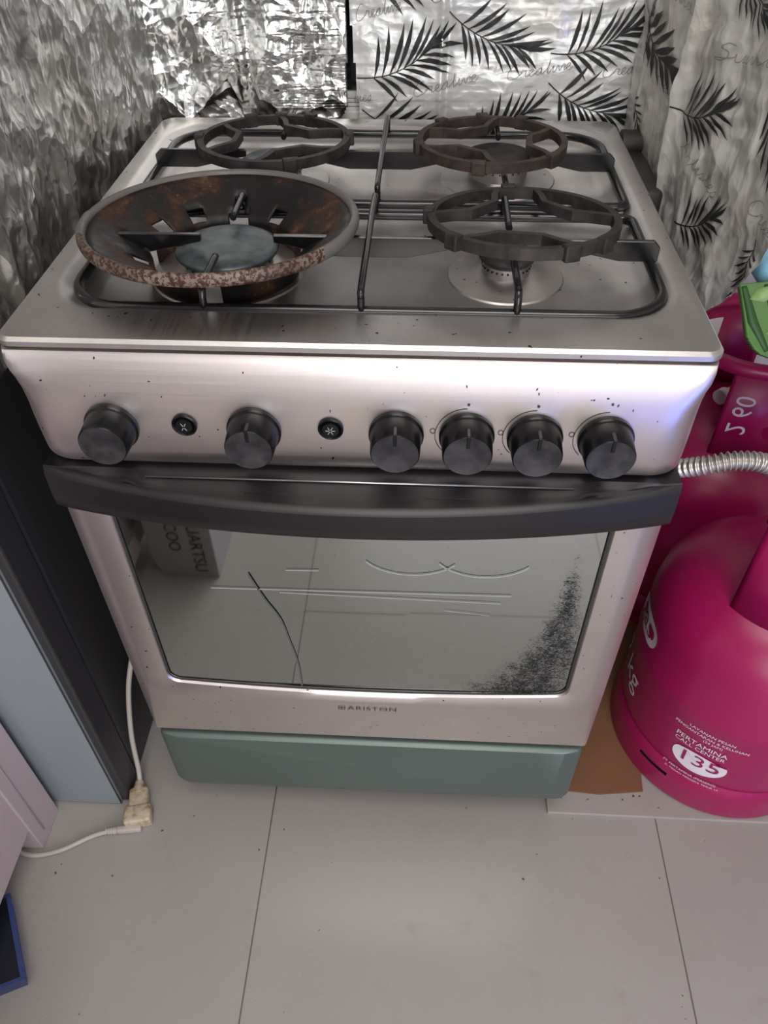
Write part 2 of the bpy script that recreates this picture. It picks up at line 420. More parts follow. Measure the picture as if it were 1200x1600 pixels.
def ribbon2d(P, wd):
    V = []; F = []
    for i, p in enumerate(P):
        a = P[max(0, i - 1)]; b = P[min(len(P) - 1, i + 1)]
        t = Vector((b[0] - a[0], b[1] - a[1]));
        if t.length < 1e-9: t = Vector((1, 0))
        t.normalize(); w_ = wd[i] if isinstance(wd, (list, tuple)) else wd
        V += [(p[0] - t.y * w_ / 2, p[1] + t.x * w_ / 2), (p[0] + t.y * w_ / 2, p[1] - t.x * w_ / 2)]
    for i in range(len(P) - 1): F.append((2 * i, 2 * i + 1, 2 * i + 3, 2 * i + 2))
    return V, F
def spline(P, n=8):
    out = []
    P = [Vector(p) for p in P]
    for i in range(len(P) - 1):
        p0 = P[max(0, i - 1)]; p1 = P[i]; p2 = P[i + 1]; p3 = P[min(len(P) - 1, i + 2)]
        for k in range(n):
            t = k / n
            out.append(0.5 * ((2 * p1) + (p2 - p0) * t + (2 * p0 - 5 * p1 + 4 * p2 - p3) * t * t + (3 * p1 - p0 - 3 * p2 + p3) * t ** 3))
    out.append(P[-1]); return out

# ------------------------------------------------------------------ the room
bm = bmesh.new(); box(bm, -1.5, 1.5, -2.6, 0.80, -0.05, 0.0); struct('floor', bm, M['floor'])
bm = bmesh.new(); box(bm, -1.5, 1.5, 0.72, 0.80, 0, 2.5); struct('wall_back', bm, M['wall'])
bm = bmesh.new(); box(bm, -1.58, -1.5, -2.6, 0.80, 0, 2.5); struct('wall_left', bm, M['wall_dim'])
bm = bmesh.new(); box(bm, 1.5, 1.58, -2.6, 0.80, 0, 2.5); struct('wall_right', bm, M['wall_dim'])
bm = bmesh.new(); box(bm, -1.58, 1.58, -2.68, -2.6, 0, 2.5); struct('wall_front', bm, M['wall'])
bm = bmesh.new(); box(bm, -1.58, 1.58, -2.68, 0.80, 2.5, 2.56); struct('ceiling', bm, M['ceil'])
# white window frame with ribbed sill and dark pane behind the foil
bm = bmesh.new()
box(bm, -0.34, 0.25, 0.600, 0.72, 0.800, 0.846, 0.002)
for k in range(4): box(bm, -0.34, 0.25, 0.603 + k * 0.0022, 0.72, 0.846 + k * 0.0045, 0.8495 + k * 0.0045, 0.0006)
box(bm, -0.34, 0.25, 0.613, 0.72, 0.846, 0.867, 0.001)
win = struct('window_1', bm, M['whitealu'])
bm = bmesh.new(); box(bm, -0.34, 0.25, 0.618, 0.626, 0.867, 1.35); link('pane', bm, M['darkglass'], win)

# ------------------------------------------------------------------ gas stove
ST = thing('gas_stove', 'stainless steel freestanding gas cooker with oven standing on the tiled floor', 'stove', (0, 0.28, 0))
bm = bmesh.new()
box(bm, -0.296, 0.296, 0.035, 0.55, 0.062, 0.825, 0.003)
link('body', bm, M['body'], ST)
for sx in (-1, 1):
    for y in (0.09, 0.50):
        bm = bmesh.new(); lathe(bm, [(0, 0), (0.017, 0), (0.017, 0.012), (0.009, 0.016), (0.009, 0.064), (0, 0.064)], (sx * 0.255, y, 0.0), 16)
        link('leg', bm, M['rubber'], ST)

# cooktop: rim, well, raised burner seats
def lp(L, z, fn=None): return [Vector((x, y, z if fn is None else z + fn(x, y))) for x, y in L]
NE, NC = 14, 9
L_out = rloop(-0.300, 0.300, 0.0, 0.557, (0.014, 0.014, 0.02, 0.02), NE, NC)
L_in = rloop(-0.297, 0.297, 0.003, 0.554, (0.012, 0.012, 0.02, 0.02), NE, NC)
L_w0 = rloop(-0.283, 0.283, 0.050, 0.535, (0.055, 0.055, 0.05, 0.05), NE, NC)
L_w1 = rloop(-0.277, 0.277, 0.056, 0.530, (0.054, 0.054, 0.05, 0.05), NE, NC)
L_w2 = rloop(-0.262, 0.262, 0.066, 0.518, (0.046, 0.046, 0.04, 0.04), NE, NC)
L_w3 = rloop(-0.252, 0.252, 0.072, 0.510, (0.042, 0.042, 0.036, 0.036), NE, NC)
bm = bmesh.new()
L_un = rloop(-0.290, 0.290, 0.010, 0.550, 0.01, NE, NC)
R = bridge(bm, [lp(L_un, 0.826), lp(L_un, 0.842), lp(L_out, 0.8425), lp(L_out, 0.847), lp(L_in, 0.850), lp(L_w0, 0.8495), lp(L_w1, 0.8475), lp(L_w2, 0.834), lp(L_w3, 0.8295)], cap0=True, cap1=True)
link('cooktop', bm, M['steel_top'], ST, auto=40)

def burner(cx, cy, rb, rc, zc, matcap=M['cap'], disc=0.0):
    bm = bmesh.new()
    lathe(bm, [(0, -0.002), (rb + 0.035, -0.002), (rb + 0.032, 0.0015), (rb + 0.010, 0.003), (rb + 0.004, 0.006), (0, 0.006)], (cx, cy, 0.8295), 48)
    seat = link('burner', bm, M['steel_top'], ST, auto=35)
    bm = bmesh.new()
    def prof(k): return None
    lathe(bm, [(0, 0.004), (rb, 0.004), (rb, zc - 0.8295 - 0.004), (rb - 0.003, zc - 0.8295 - 0.0005), (0, zc - 0.8295 - 0.0005)], (cx, cy, 0.8295), 48)
    for k in range(28):      # flame ports
        a = 2 * PI * k / 28
        p = Vector((cx + (rb + 0.0002) * math.cos(a), cy + (rb + 0.0002) * math.sin(a), zc - 0.007))
        q = Vector((cx + (rb + 0.0010) * math.cos(a), cy + (rb + 0.0010) * math.sin(a), zc - 0.007))
        tube(bm, [p, q], 0.0011, 5, mi=1)
    link('burner_head', bm, [M['alu'], M['slot']], seat, auto=35)
    bm = bmesh.new()
    lathe(bm, [(0, -0.001), (rc, -0.001), (rc + 0.001, 0.001), (rc, 0.0035), (rc * 0.9, 0.0052), (rc * 0.55, 0.0046), (0, 0.0042)], (cx, cy, zc), 56)
    link('burner_cap', bm, matcap, seat, auto=50)
    bm = bmesh.new()
    lathe(bm, [(0, 0), (0.0035, 0), (0.0035, 0.014), (0.002, 0.017), (0, 0.017)], (cx + rb * 0.78, cy + rb * 0.78 + 0.004, 0.834), 12)
    link('spark_electrode', bm, M['whiteprint'], seat)
burner(-0.135, 0.166, 0.043, 0.049, 0.851)
burner(0.135, 0.163, 0.023, 0.026, 0.850, M['castiron'])
burner(-0.125, 0.392, 0.032, 0.038, 0.851)
burner(0.140, 0.410, 0.035, 0.041, 0.853, M['castiron'])

# control panel: slight bulge, side corners rounded more towards the bottom
bm = bmesh.new()
zs = [0.7175, 0.7185, 0.722, 0.728, 0.74, 0.755, 0.77, 0.785, 0.80, 0.812, 0.822, 0.832, 0.8385, 0.8395]
NXP = 60
grid = []
for z in zs:
    t = (z - 0.7175) / (0.8395 - 0.7175)
    bul = 0.002 + 0.009 * math.sin(PI * min(1, max(0, (1 - t) * 0.95)))
    if z > 0.837: bul -= 0.0015 * (z - 0.837) / 0.0025
    if z < 0.7285: bul -= 0.008 * ((0.7285 - z) / 0.011) ** 2
    rad = 0.006 + 0.030 * min(1, max(0, (0.826 - z) / 0.035))
    half = 0.299
    row = []
    for i in range(NXP + 1):
        s = -1 + 2 * i / NXP
        s = math.copysign(1 - (1 - abs(s)) ** 1.8, s)
        x = s * half
        dd = max(0, abs(x) - (half - rad)) / rad
        y = -bul + (bul + 0.028) * (1 - math.sqrt(max(0, 1 - dd * dd))) if rad > 0.005 else -bul
        row.append(bm.verts.new((x, y, z)))
    grid.append(row)
for j in range(len(zs) - 1):
    for i in range(NXP):
        f = bm.faces.new((grid[j][i], grid[j][i + 1], grid[j + 1][i + 1], grid[j + 1][i])); f.smooth = True
bot = [bm.verts.new((v.co.x, 0.04, v.co.z)) for v in grid[0]]
topv = [bm.verts.new((v.co.x, 0.04, v.co.z)) for v in grid[-1]]
for i in range(NXP):
    bm.faces.new((bot[i], bot[i + 1], grid[0][i + 1], grid[0][i]))
    bm.faces.new((grid[-1][i], grid[-1][i + 1], topv[i + 1], topv[i]))
panel = link('control_panel', bm, M['steel'], ST, auto=45)
def panel_y(z): 
    t = (z - 0.7175) / 0.122
    return -(0.002 + 0.009 * math.sin(PI * min(1, max(0, (1 - t) * 0.95))))

KZ = 0.770
knob_x = [-0.2145, -0.088, 0.0365, 0.0975, 0.156, 0.2165]
PY = panel_y(KZ)
for i, kx in enumerate(knob_x):
    bm = bmesh.new()
    big = 1.0
    lathe(bm, [(0.0, -0.004), (0.0240 * big, -0.004), (0.0240 * big, 0.0035), (0.0225 * big, 0.005), (0.0222 * big, 0.007), (0.0212 * big, 0.027), (0.0200 * big, 0.0288)], (kx, PY, KZ), 56, axis='y', mi=0)
    lathe(bm, [(0.0200 * big, 0.0288), (0.018, 0.0283), (0, 0.0283)], (kx, PY, KZ), 56, axis='y', mi=1)
    kn = link('knob', bm, [M['blackplastic'], M['knobface']], ST, auto=40)
    if i >= 1:
        bm = bmesh.new()
        box(bm, kx - 0.0016, kx + 0.0016, PY - 0.0292, PY - 0.010, KZ + 0.0085, KZ + 0.0216, 0.0006)
        link('pointer', bm, M['blackplastic'], kn)
for bx, s in ((-0.149, 'flame'), (-0.0205, 'spark')):
    bm = bmesh.new()
    lathe(bm, [(0.0085, 0.0002), (0.0112, 0.0002), (0.0112, 0.0022), (0.0100, 0.0030), (0.0085, 0.0016), (0.0078, 0.001), (0.0072, 0.0036), (0, 0.0042)], (bx, PY, KZ + 0.004), 36, axis='y')
    for a in (range(0, 360, 60) if s == 'spark' else (60, 120, 240, 300)):
        c, sn = math.cos(math.radians(a)), math.sin(math.radians(a))
        tube(bm, [(bx + c * 0.001, PY - 0.0044, KZ + 0.004 + sn * 0.001), (bx + c * 0.0042, PY - 0.0042, KZ + 0.004 + sn * 0.0042)], 0.0004, 5, mi=1)
    link('button', bm, [M['blackplastic'], M['iconprint']], ST, auto=40)
# printed marks round the three right knobs, worn icons above
def onpanel(x, z, o=0.0004): return Vector((x, panel_y(z) - o, z))
for kx in knob_x[3:]:
    bm = bmesh.new()
    P = [(kx + 0.0275 * math.cos(math.radians(a)), KZ + 0.0275 * math.sin(math.radians(a))) for a in range(92, 226, 7)]
    V, F = ribbon2d(P, 0.0006); put2d(bm, V, F, onpanel)
    V, F = ribbon2d([(kx - 0.0295 + 0.0022 * math.cos(t * 0.7), KZ + 0.004 + 0.0026 * math.sin(t * 0.7)) for t in range(10)], 0.0006); put2d(bm, V, F, onpanel)
    link('printed_scale', bm, M['mark'], panel)
for gx_, gz, wd_ in ((0.0975, 0.8025, .0022), (0.156, 0.8025, .0022), (0.0945, 0.819, .001), (0.153, 0.818, .0009), (0.1545, 0.814, .001), (0.2165, 0.806, .0018), (0.2215, 0.805, .001), (0.234, 0.801, .0009), (-0.213, 0.803, .001), (-0.02, 0.793, .0009)):
    bm = bmesh.new()
    V, F = ribbon2d([(gx_, gz), (gx_ + random.uniform(-.001, .001), gz - .0022)], wd_); put2d(bm, V, F, onpanel)
    link('printed_mark', bm, M['mark'], panel)

# oven door: pressed steel frame round the glass
def dloop(x0, x1, z0, z1, r, y, dip=0.0, bow=0.0):
    L = rloop(x0, x1, z0, z1, (r, r, 0.004, 0.004), 16, 8)
    out = []
    for x, z in L:
        k = 1 - (x / max(abs(x0), abs(x1))) ** 2
        zz = z - (dip * k if z < z0 + 0.06 else 0)
        out.append(Vector((x, y - bow * k, zz)))
    return out
bm = bmesh.new()
bridge(bm, [dloop(-0.295, 0.295, 0.232, 0.700, 0.004, 0.034),
            dloop(-0.295, 0.295, 0.232, 0.700, 0.004, 0.004),
            dloop(-0.293, 0.293, 0.2345, 0.690, 0.004, 0.0005),
            dloop(-0.276, 0.276, 0.335, 0.688, 0.034, -0.009, 0.002, 0.003),
            dloop(-0.270, 0.270, 0.344, 0.687, 0.030, -0.0105, 0.004, 0.003),
            dloop(-0.249, 0.249, 0.3615, 0.686, 0.016, -0.0065, 0.009, 0.003),
            dloop(-0.2465, 0.2465, 0.3645, 0.685, 0.014, -0.003, 0.009, 0.003),
            dloop(-0.246, 0.246, 0.365, 0.685, 0.014, 0.034, 0.009, 0.0)])
door = link('oven_door', bm, M['steel'], ST, auto=32)
bm = bmesh.new()
Lg = dloop(-0.2459, 0.2459, 0.3655, 0.685, 0.014, -0.0030, 0.009, 0.0015)
Lb = [Vector((p.x, 0.003, p.z)) for p in Lg]
Ro = bridge(bm, [Lb, Lg], smooth=False)
bm.faces.new(Ro[1]); bm.faces.new(list(reversed(Ro[0])))
for f in bm.faces: f.smooth = False
gy_ = -0.0049
def onglass(x, z): return Vector((x, gy_, z))
P = [(-0.121, 0.570), (-0.108, 0.53), (-0.094, 0.495), (-0.088, 0.46), (-0.081, 0.41), (-0.080, 0.361)]
V, F = ribbon2d([tuple(p)[:2] for p in spline([(a, b, 0) for a, b in P], 6)], 0.0021); put2d(bm, V, F, onglass, 1)
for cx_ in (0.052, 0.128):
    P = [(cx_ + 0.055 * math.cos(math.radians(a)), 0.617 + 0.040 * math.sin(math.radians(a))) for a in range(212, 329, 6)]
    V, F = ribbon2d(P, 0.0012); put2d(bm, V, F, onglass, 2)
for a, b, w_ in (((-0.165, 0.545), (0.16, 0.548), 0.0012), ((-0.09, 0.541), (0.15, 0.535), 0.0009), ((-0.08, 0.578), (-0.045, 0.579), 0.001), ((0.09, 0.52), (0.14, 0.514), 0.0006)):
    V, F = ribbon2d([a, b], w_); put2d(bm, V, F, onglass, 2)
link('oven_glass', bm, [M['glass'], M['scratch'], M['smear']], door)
bm = bmesh.new()
tube(bm, [p + Vector((0, -0.0012, 0)) for p in dloop(-0.2452, 0.2452, 0.3662, 0.684, 0.013, -0.0035, 0.009, 0.002)], 0.0011, 6, closed=True)
link('gasket', bm, M['rubber'], door)
def ondoor(x, z): return Vector((x, -0.0128 + (0.333 - z) * 0.125, z))
bm = bmesh.new()
V, F = text_polys('ARISTON', 0.0118, 0.0, 1.12)
put2d(bm, [(x * 1.18, y * 0.95) for x, y in V], F, lambda x, z: ondoor(x + 0.0075, z + 0.3235))
link('logo_lettering', bm, M['mark'], door)
bm = bmesh.new()
V, F = ribbon2d([(-0.0315 + 0.0042 * math.cos(t), 0.324 + 0.0042 * math.sin(t)) for t in [math.radians(a) for a in range(-40, 225, 15)]] + [(-0.0355, 0.3197), (-0.0275, 0.3197), (-0.0275, 0.3225)], 0.0010); put2d(bm, V, F, ondoor)
put2d(bm, [(-0.0335, 0.322), (-0.0295, 0.322), (-0.0315, 0.3257)], [(0, 1, 2)], ondoor)
link('logo_icon', bm, M['mark'], door)
# black crescent handle strip
bm = bmesh.new()
rows = []
NH = 64
for i in range(NH + 1):
    x = -0.2975 + 0.595 * i / NH
    b = 0.006 + 0.034 * max(0, 1 - (x / 0.2975) ** 2) ** 0.9
    zb = 0.6635 + 0.0005
    zt = 0.7005 + 0.0125 * (abs(x) / 0.2975) ** 2.5
    pocket = 0.0 if abs(x) > 0.225 else min(1.0, (0.225 - abs(x)) / 0.04) * 0.0065
    ydoor = -0.004
    yr = -b + 0.009
    prof = [(0.02, 0.7145), (ydoor + 0.001, 0.7145 - pocket * 0.8), (min(ydoor, yr * 0.5 + ydoor * .5), zt + 0.003 - pocket), (min(ydoor - .0005, yr), zt + 0.001 - pocket * .9), (min(ydoor - .001, yr - 0.003), zt + 0.001), (-b - 0.0005 + 0.002, zt - 0.001), (-b - 0.0012, zt - 0.004), (-b - 0.0022, 0.682), (-b - 0.0010, zb + 0.003), (-b + 0.0015, zb), (0.004, zb - 0.001), (0.02, zb - 0.001)]
    rows.append([bm.verts.new((x, y, z)) for y, z in prof])
for i in range(NH):
    for k in range(len(rows[0])):
        k2 = (k + 1) % len(rows[0])
        f = bm.faces.new((rows[i][k], rows[i + 1][k], rows[i + 1][k2], rows[i][k2])); f.smooth = True
bm.faces.new(rows[0]); bm.faces.new(rows[-1])
for x0, x1 in ((-0.107, -0.064), (-0.049, -0.019), (0.020, 0.049), (0.063, 0.108)):
    box(bm, x0, x1, -0.0165, -0.0115, 0.6935, 0.6985 + 0.0002, 0.0018, 2, 1)
link('door_handle', bm, [M['handle'], M['slot']], door, auto=38)

bm = bmesh.new(); tube(bm, [(-0.2, -0.0075, 0.7082), (0.2, -0.0075, 0.7082)], 0.0011, 8)  # highlight line along the handle pocket, built as a thin bright tube
link('handle_trim', bm, M['alu'], door)

# storage drawer
bm = bmesh.new()
def zl(x0, x1, z0, z1, r, y):
    return [Vector((x, y, z)) for x, z in rloop(x0, x1, z0, z1, r, 10, 8)]
bridge(bm, [zl(-0.294, 0.294, 0.070, 0.2205, (0.022, 0.022, .006, .006), 0.034),
            zl(-0.294, 0.294, 0.070, 0.2205, (0.022, 0.022, .006, .006), 0.010),
            zl(-0.2925, 0.2925, 0.0715, 0.2198, (0.021, 0.021, .006, .006), 0.0045),
            zl(-0.288, 0.288, 0.076, 0.219, (0.018, 0.018, .004, .004), 0.001),
            zl(-0.270, 0.270, 0.090, 0.2165, (0.010, 0.010, .003, .003), -0.003)], cap0=True, cap1=True)
link('storage_drawer', bm, M['drawer'], ST, auto=50)
# lid hinge block at the back right
bm = bmesh.new()
box(bm, 0.2965, 0.328, 0.36, 0.565, 0.800, 0.836, 0.007, 3)
tube(bm, [(0.299, 0.500, 0.842), (0.331, 0.500, 0.842)], 0.015, 20)
link('lid_hinge', bm, M['rubber'], ST, auto=40)

# ------------------------------------------------------------------ pan supports
def bez(P, n=6): return spline(P, n)
def support(name, label, y0, y1, rc, yb, xs, gaps, fingers, cx):
    t = thing(name, label, 'pan support', (0, (y0 + y1) / 2, 0.83))
    bm = bmesh.new()
    L = rloop(-0.262, 0.270, y0, y1, rc, 12, 9)
    tube(bm, [(x, y, 0.846) for x, y in L], 0.0050, 10, closed=True)
    link('frame', bm, M['enamel'], t)
    for a, b in xs:
        bm = bmesh.new()
        la = abs(a) > 0.2; lb = abs(b) > 0.2
        pts = []
        deep = 0.020
        # flat bar standing on edge, tapering to the tip
        def hh(x):
            for tip in ([a] if not la else []) + ([b] if not lb else []):
                dd = abs(x - tip)
                if dd < 0.06: return 0.007 + (deep - 0.007) * dd / 0.06
            return deep
        n = 16; vs = []
        for i in range(n + 1):
            x = a + (b - a) * i / n
            dd = min(abs(x - a) if la else 1, abs(x - b) if lb else 1)
            ztop = 0.868 - (0.006 * (1 - dd / 0.006) ** 2 if dd < 0.006 else 0)
            vs.append([bm.verts.new((x, yb + sy * 0.0026, z)) for sy, z in ((-1, 0.868 - hh(x)), (1, 0.868 - hh(x)), (1, ztop), (-1, ztop))])
        for i in range(n):
            for k in range(4):
                bm.faces.new((vs[i][k], vs[i][(k + 1) % 4], vs[i + 1][(k + 1) % 4], vs[i + 1][k]))
        bm.faces.new(vs[0]); bm.faces.new(vs[-1])
        bmesh.ops.bevel(bm, geom=list(bm.edges), offset=0.0007, segments=1, affect='EDGES')
        link('crossbar', bm, M['enamel'], t)
    for x, ya, yc in fingers:        # from the frame at ya, over towards yc
        s = 1 if yc > ya else -1
        bm = bmesh.new()
        P = [(x, ya - s * 0.001, 0.845), (x, ya - s * 0.001, 0.858), (x, ya + s * 0.004, 0.866), (x, ya + s * 0.012, 0.8665), (x, yc, 0.8655)]
        tube(bm, bez(P, 5), 0.0034, 8)
        link('finger', bm, M['enamel'], t)
    bm = bmesh.new()
    P = [(cx, y0 - 0.001, 0.846), (cx, y0 - 0.002, 0.860), (cx, y0 + 0.006, 0.867), (cx, (y0 + y1) / 2, 0.8675), (cx, y1 - 0.006, 0.867), (cx, y1 + 0.002, 0.860), (cx, y1 + 0.001, 0.846)]
    tube(bm, bez(P, 6), 0.0032, 8)
    link('centre_bar', bm, M['enamel'], t)
    return t
support('pan_support', 'front black enamelled wire pan support, under the wok ring and near right trivet', 0.062, 0.262, (0.05, 0.05, 0.012, 0.012), 0.163,
        [(-0.262, -0.158), (-0.088, 0.100), (0.180, 0.276)], None,
        [(-0.135, 0.062, 0.122), (-0.135, 0.262, 0.205), (0.137, 0.062, 0.135), (0.137, 0.262, 0.190)], 0.003)
support('pan_support', 'back black enamelled wire pan support, nearest the foil covered wall', 0.290, 0.510, (0.012, 0.012, 0.05, 0.05), 0.386,
        [(-0.262, -0.155), (-0.095, 0.098), (0.172, 0.270)], None,
        [(-0.125, 0.290, 0.350), (-0.118, 0.510, 0.435), (0.140, 0.290, 0.350), (0.140, 0.510, 0.440)], 0.004)

# ------------------------------------------------------------------ cast iron trivet rings
def trivet(label, cx, cy, z, r, angs, m, lugs, spread=36, inner=0.56, tilt=0.0, top=()):
    t = thing('trivet_ring', label, 'trivet', (cx, cy, z), 'cast iron trivet rings on the pan supports')
    c0 = Vector((cx, cy, z)); Rm = Matrix.Rotation(math.radians(tilt), 3, 'X')
    def tf(bm):
        for v in bm.verts: v.co = c0 + Rm @ (v.co - c0)
    bm = bmesh.new()
    tube(bm, [(cx + r * math.cos(2 * PI * k / 56), cy + r * math.sin(2 * PI * k / 56), z + 0.0052) for k in range(56)], 0, closed=True, flat=(0.0072, 0.0105))
    bmesh.ops.bevel(bm, geom=[e for e in bm.edges if e.calc_face_angle(0) > 1.0], offset=0.0009, segments=1, affect='EDGES')
    tf(bm); link('ring', bm, m, t)
    for a in angs:
        bm = bmesh.new()
        def pp(rr, dg): return (cx + rr * math.cos(math.radians(a + dg)), cy + rr * math.sin(math.radians(a + dg)), z + 0.0052)
        tube(bm, [pp(r, -spread), pp(r * 0.80, -spread * 0.82), pp(r * inner, -22), pp(r * inner, 22), pp(r * 0.80, spread * 0.82), pp(r, spread)], 0, flat=(0.0066, 0.0098))
        tf(bm); link('arm', bm, m, t)
    for a in lugs:
        bm = bmesh.new()
        q = Matrix.Rotation(math.radians(a), 4, 'Z')
        box(bm, r - 0.002, r + 0.008, -0.0075, 0.0075, -0.002, 0.0128, 0.0015)
        bm.transform(Matrix.Translation((cx, cy, z)) @ q); tf(bm)
        link('lug', bm, m, t)
    return t
trivet('dark cast iron ring trivet over the back left burner, beside the silver foil', -0.1222, 0.396, 0.869, 0.0845, (180, 58, 300), M['castiron'], (118, 93, 68, 180, 10, 290), tilt=-1.8)
trivet('browned cast iron ring trivet over the back right burner, by the leaf print wall', 0.129, 0.398, 0.869, 0.0825, (355, 118, 235), M['castbrown'], (132, 95, 62, 192, 258, 318), tilt=-1.4)
trivet('dark cast iron ring trivet over the front right burner, nearest the right knobs', 0.149, 0.186, 0.870, 0.0875, (262, 140, 40), M['castiron'], (95, 172, 222, 292, 318), tilt=-5.5, spread=37, inner=0.60)

# ------------------------------------------------------------------ wok ring
WC = (-0.1375, 0.167, 0.0)
WR = thing('wok_ring', 'large rusty flared wok support ring sitting over the front left burner', 'wok ring', (WC[0], WC[1], 0.830))
slots = [math.radians(a) for a in (90, 180, 270, 0)]
wins = [math.radians(a) for a in (58, 122, 152, 207, 232, 318)]
def adiff(a, b): return abs((a - b + PI) % (2 * PI) - PI)
prof = [(0.0715, 0.831), (0.0715, 0.838), (0.0715, 0.845), (0.0725, 0.850), (0.078, 0.8535), (0.087, 0.8590), (0.097, 0.8645), (0.108, 0.8705), (0.118, 0.8760), (0.1255, 0.8800)]
def skip(i, a):
    am = a
    for s in slots:
        if adiff(am, s) < (0.15 if i < 4 else 0.06) and i < 6: return True
    for s in wins:
        if adiff(am, s) < 0.10 and 3 <= i <= 4: return True
    return False
bm = bmesh.new()
lathe(bm, prof, WC, 180, skip=skip)
for v in bm.verts:
    k_ = max(0, min(1, (v.co.z - 0.845) / 0.035)); v.co = v.co.lerp(Matrix.Translation((0, WC[1], 0.8795)) @ Matrix.Rotation(math.radians(-2.0), 4, 'X') @ Matrix.Translation((0, -WC[1], -0.8795)) @ v.co, k_)
o = link('cone', bm, M['wokin'], WR)
sm = o.modifiers.new('thick', 'SOLIDIFY'); sm.thickness = 0.0026; sm.offset = 0
bm = bmesh.new()
tube(bm, [(WC[0] + 0.1272 * math.cos(2 * PI * k / 96), WC[1] + 0.1272 * math.sin(2 * PI * k / 96), 0.8795) for k in range(96)], 0.0044, 12, closed=True)
for v in bm.verts: v.co.z = 0.8795 + (v.co.z - 0.8795) * (1.45 if v.co.y < WC[1] else 1.1)
tiltm = Matrix.Translation((0, WC[1], 0.8795)) @ Matrix.Rotation(math.radians(-2.0), 4, 'X') @ Matrix.Translation((0, -WC[1], -0.8795))
bm.transform(tiltm)
link('rim', bm, M['wokrim'], WR)

# ------------------------------------------------------------------ foil splash guards
def ridged(p, f):
    v = Vector((p[0] * f, p[1] * f, p[2]))
    d, _ = noise.voronoi(v, distance_metric='DISTANCE', exponent=2.5)
    return d[1] - d[0]
_waves = {}
def tri(x): return abs((x % 1.0) * 2 - 1) * 2 - 1
def crumple(u, v, seed, amp, stretch=(1, 1)):
    """flat facets meeting in sharp creases: folded waves in random directions"""
    key = round(seed * 10)
    if key not in _waves:
        r = random.Random(key); W = []
        for f, k, n_ in ((6, 0.9, 3), (13, 0.85, 5), (27, 0.62, 6), (55, 0.34, 6)):
            for _ in range(n_):
                a = r.uniform(0, PI); W.append((math.cos(a) * f * r.uniform(.7, 1.3), math.sin(a) * f * r.uniform(.7, 1.3), k / n_ ** 0.5, r.uniform(0, 9), r.uniform(0, 50)))
        _waves[key] = W
    h = 0.0
    q = Vector((u * 9, v * 9, seed))
    w1 = noise.noise(q) * 0.9; w2 = noise.noise(q * 2.3) * 0.7
    for i, (fx, fy, k, ph, z) in enumerate(_waves[key]):
        m_ = max(0.0, 0.35 + 1.5 * noise.noise(Vector((u * 10, v * 10, z))))
        h += k * m_ * tri(u * fx * stretch[0] + v * fy * stretch[1] + ph + (w1 if i % 2 else w2))
    return h * amp
def brick(u, v, h):
    """embossed rows of pressed bars"""
    row = math.floor(v / 0.021); fu = ((u / 0.075 + 0.37 * (row % 3)) % 1.0); fv = (v / 0.021) % 1.0
    du = min(fu, 1 - fu) * 0.075; dv = min(fv, 1 - fv) * 0.021
    e = min(du, dv)
    return h * math.exp(-((e - 0.003) / 0.0014) ** 2)
class Panel:
    def __init__(s, O, U, V, w_, h, disp, shape=None):
        s.O, s.U, s.V = Vector(O), Vector(U).normalized(), Vector(V).normalized()
        s.N = s.U.cross(s.V).normalized(); s.w, s.h, s.disp, s.shape = w_, h, disp, shape
    def at(s, u, v, off=0.0): return s.O + s.U * u + s.V * v + s.N * (s.disp(u, v) + off)
    def uv(s, P):
        """plane coordinates of a point"""
        d = Vector(P) - s.O; return d.dot(s.U), d.dot(s.V)
    def grid(s, bm, step, inside=None, vmin=None):
        nu, nv = max(2, int(s.w / step)), max(2, int(s.h / step))
        lo = [(vmin(s.w * i / nu) if vmin else 0.0) for i in range(nu + 1)]
        G = [[bm.verts.new(s.at(s.w * i / nu, lo[i] + (s.h - lo[i]) * j / nv)) for i in range(nu + 1)] for j in range(nv + 1)]
        for j in range(nv):
            for i in range(nu):
                if inside and not inside(s.w * (i + .5) / nu, s.h * (j + .5) / nv): continue
                f = bm.faces.new((G[j][i], G[j][i + 1], G[j + 1][i + 1], G[j + 1][i])); f.smooth = True
        loose = [v for v in bm.verts if not v.link_faces]
        bmesh.ops.delete(bm, geom=loose, context='VERTS')
def fine(P, wds, step=0.004):
    """resample a polyline"""
    out = []; ow = []
    for i in range(len(P) - 1):
        L = math.dist(P[i], P[i + 1]); n = max(1, int(L / step))
        for k in range(n):
            t = k / n; out.append((P[i][0] + (P[i + 1][0] - P[i][0]) * t, P[i][1] + (P[i + 1][1] - P[i][1]) * t)); ow.append(wds[i] + (wds[i + 1] - wds[i]) * t)
    out.append(P[-1]); ow.append(wds[-1]); return out, ow
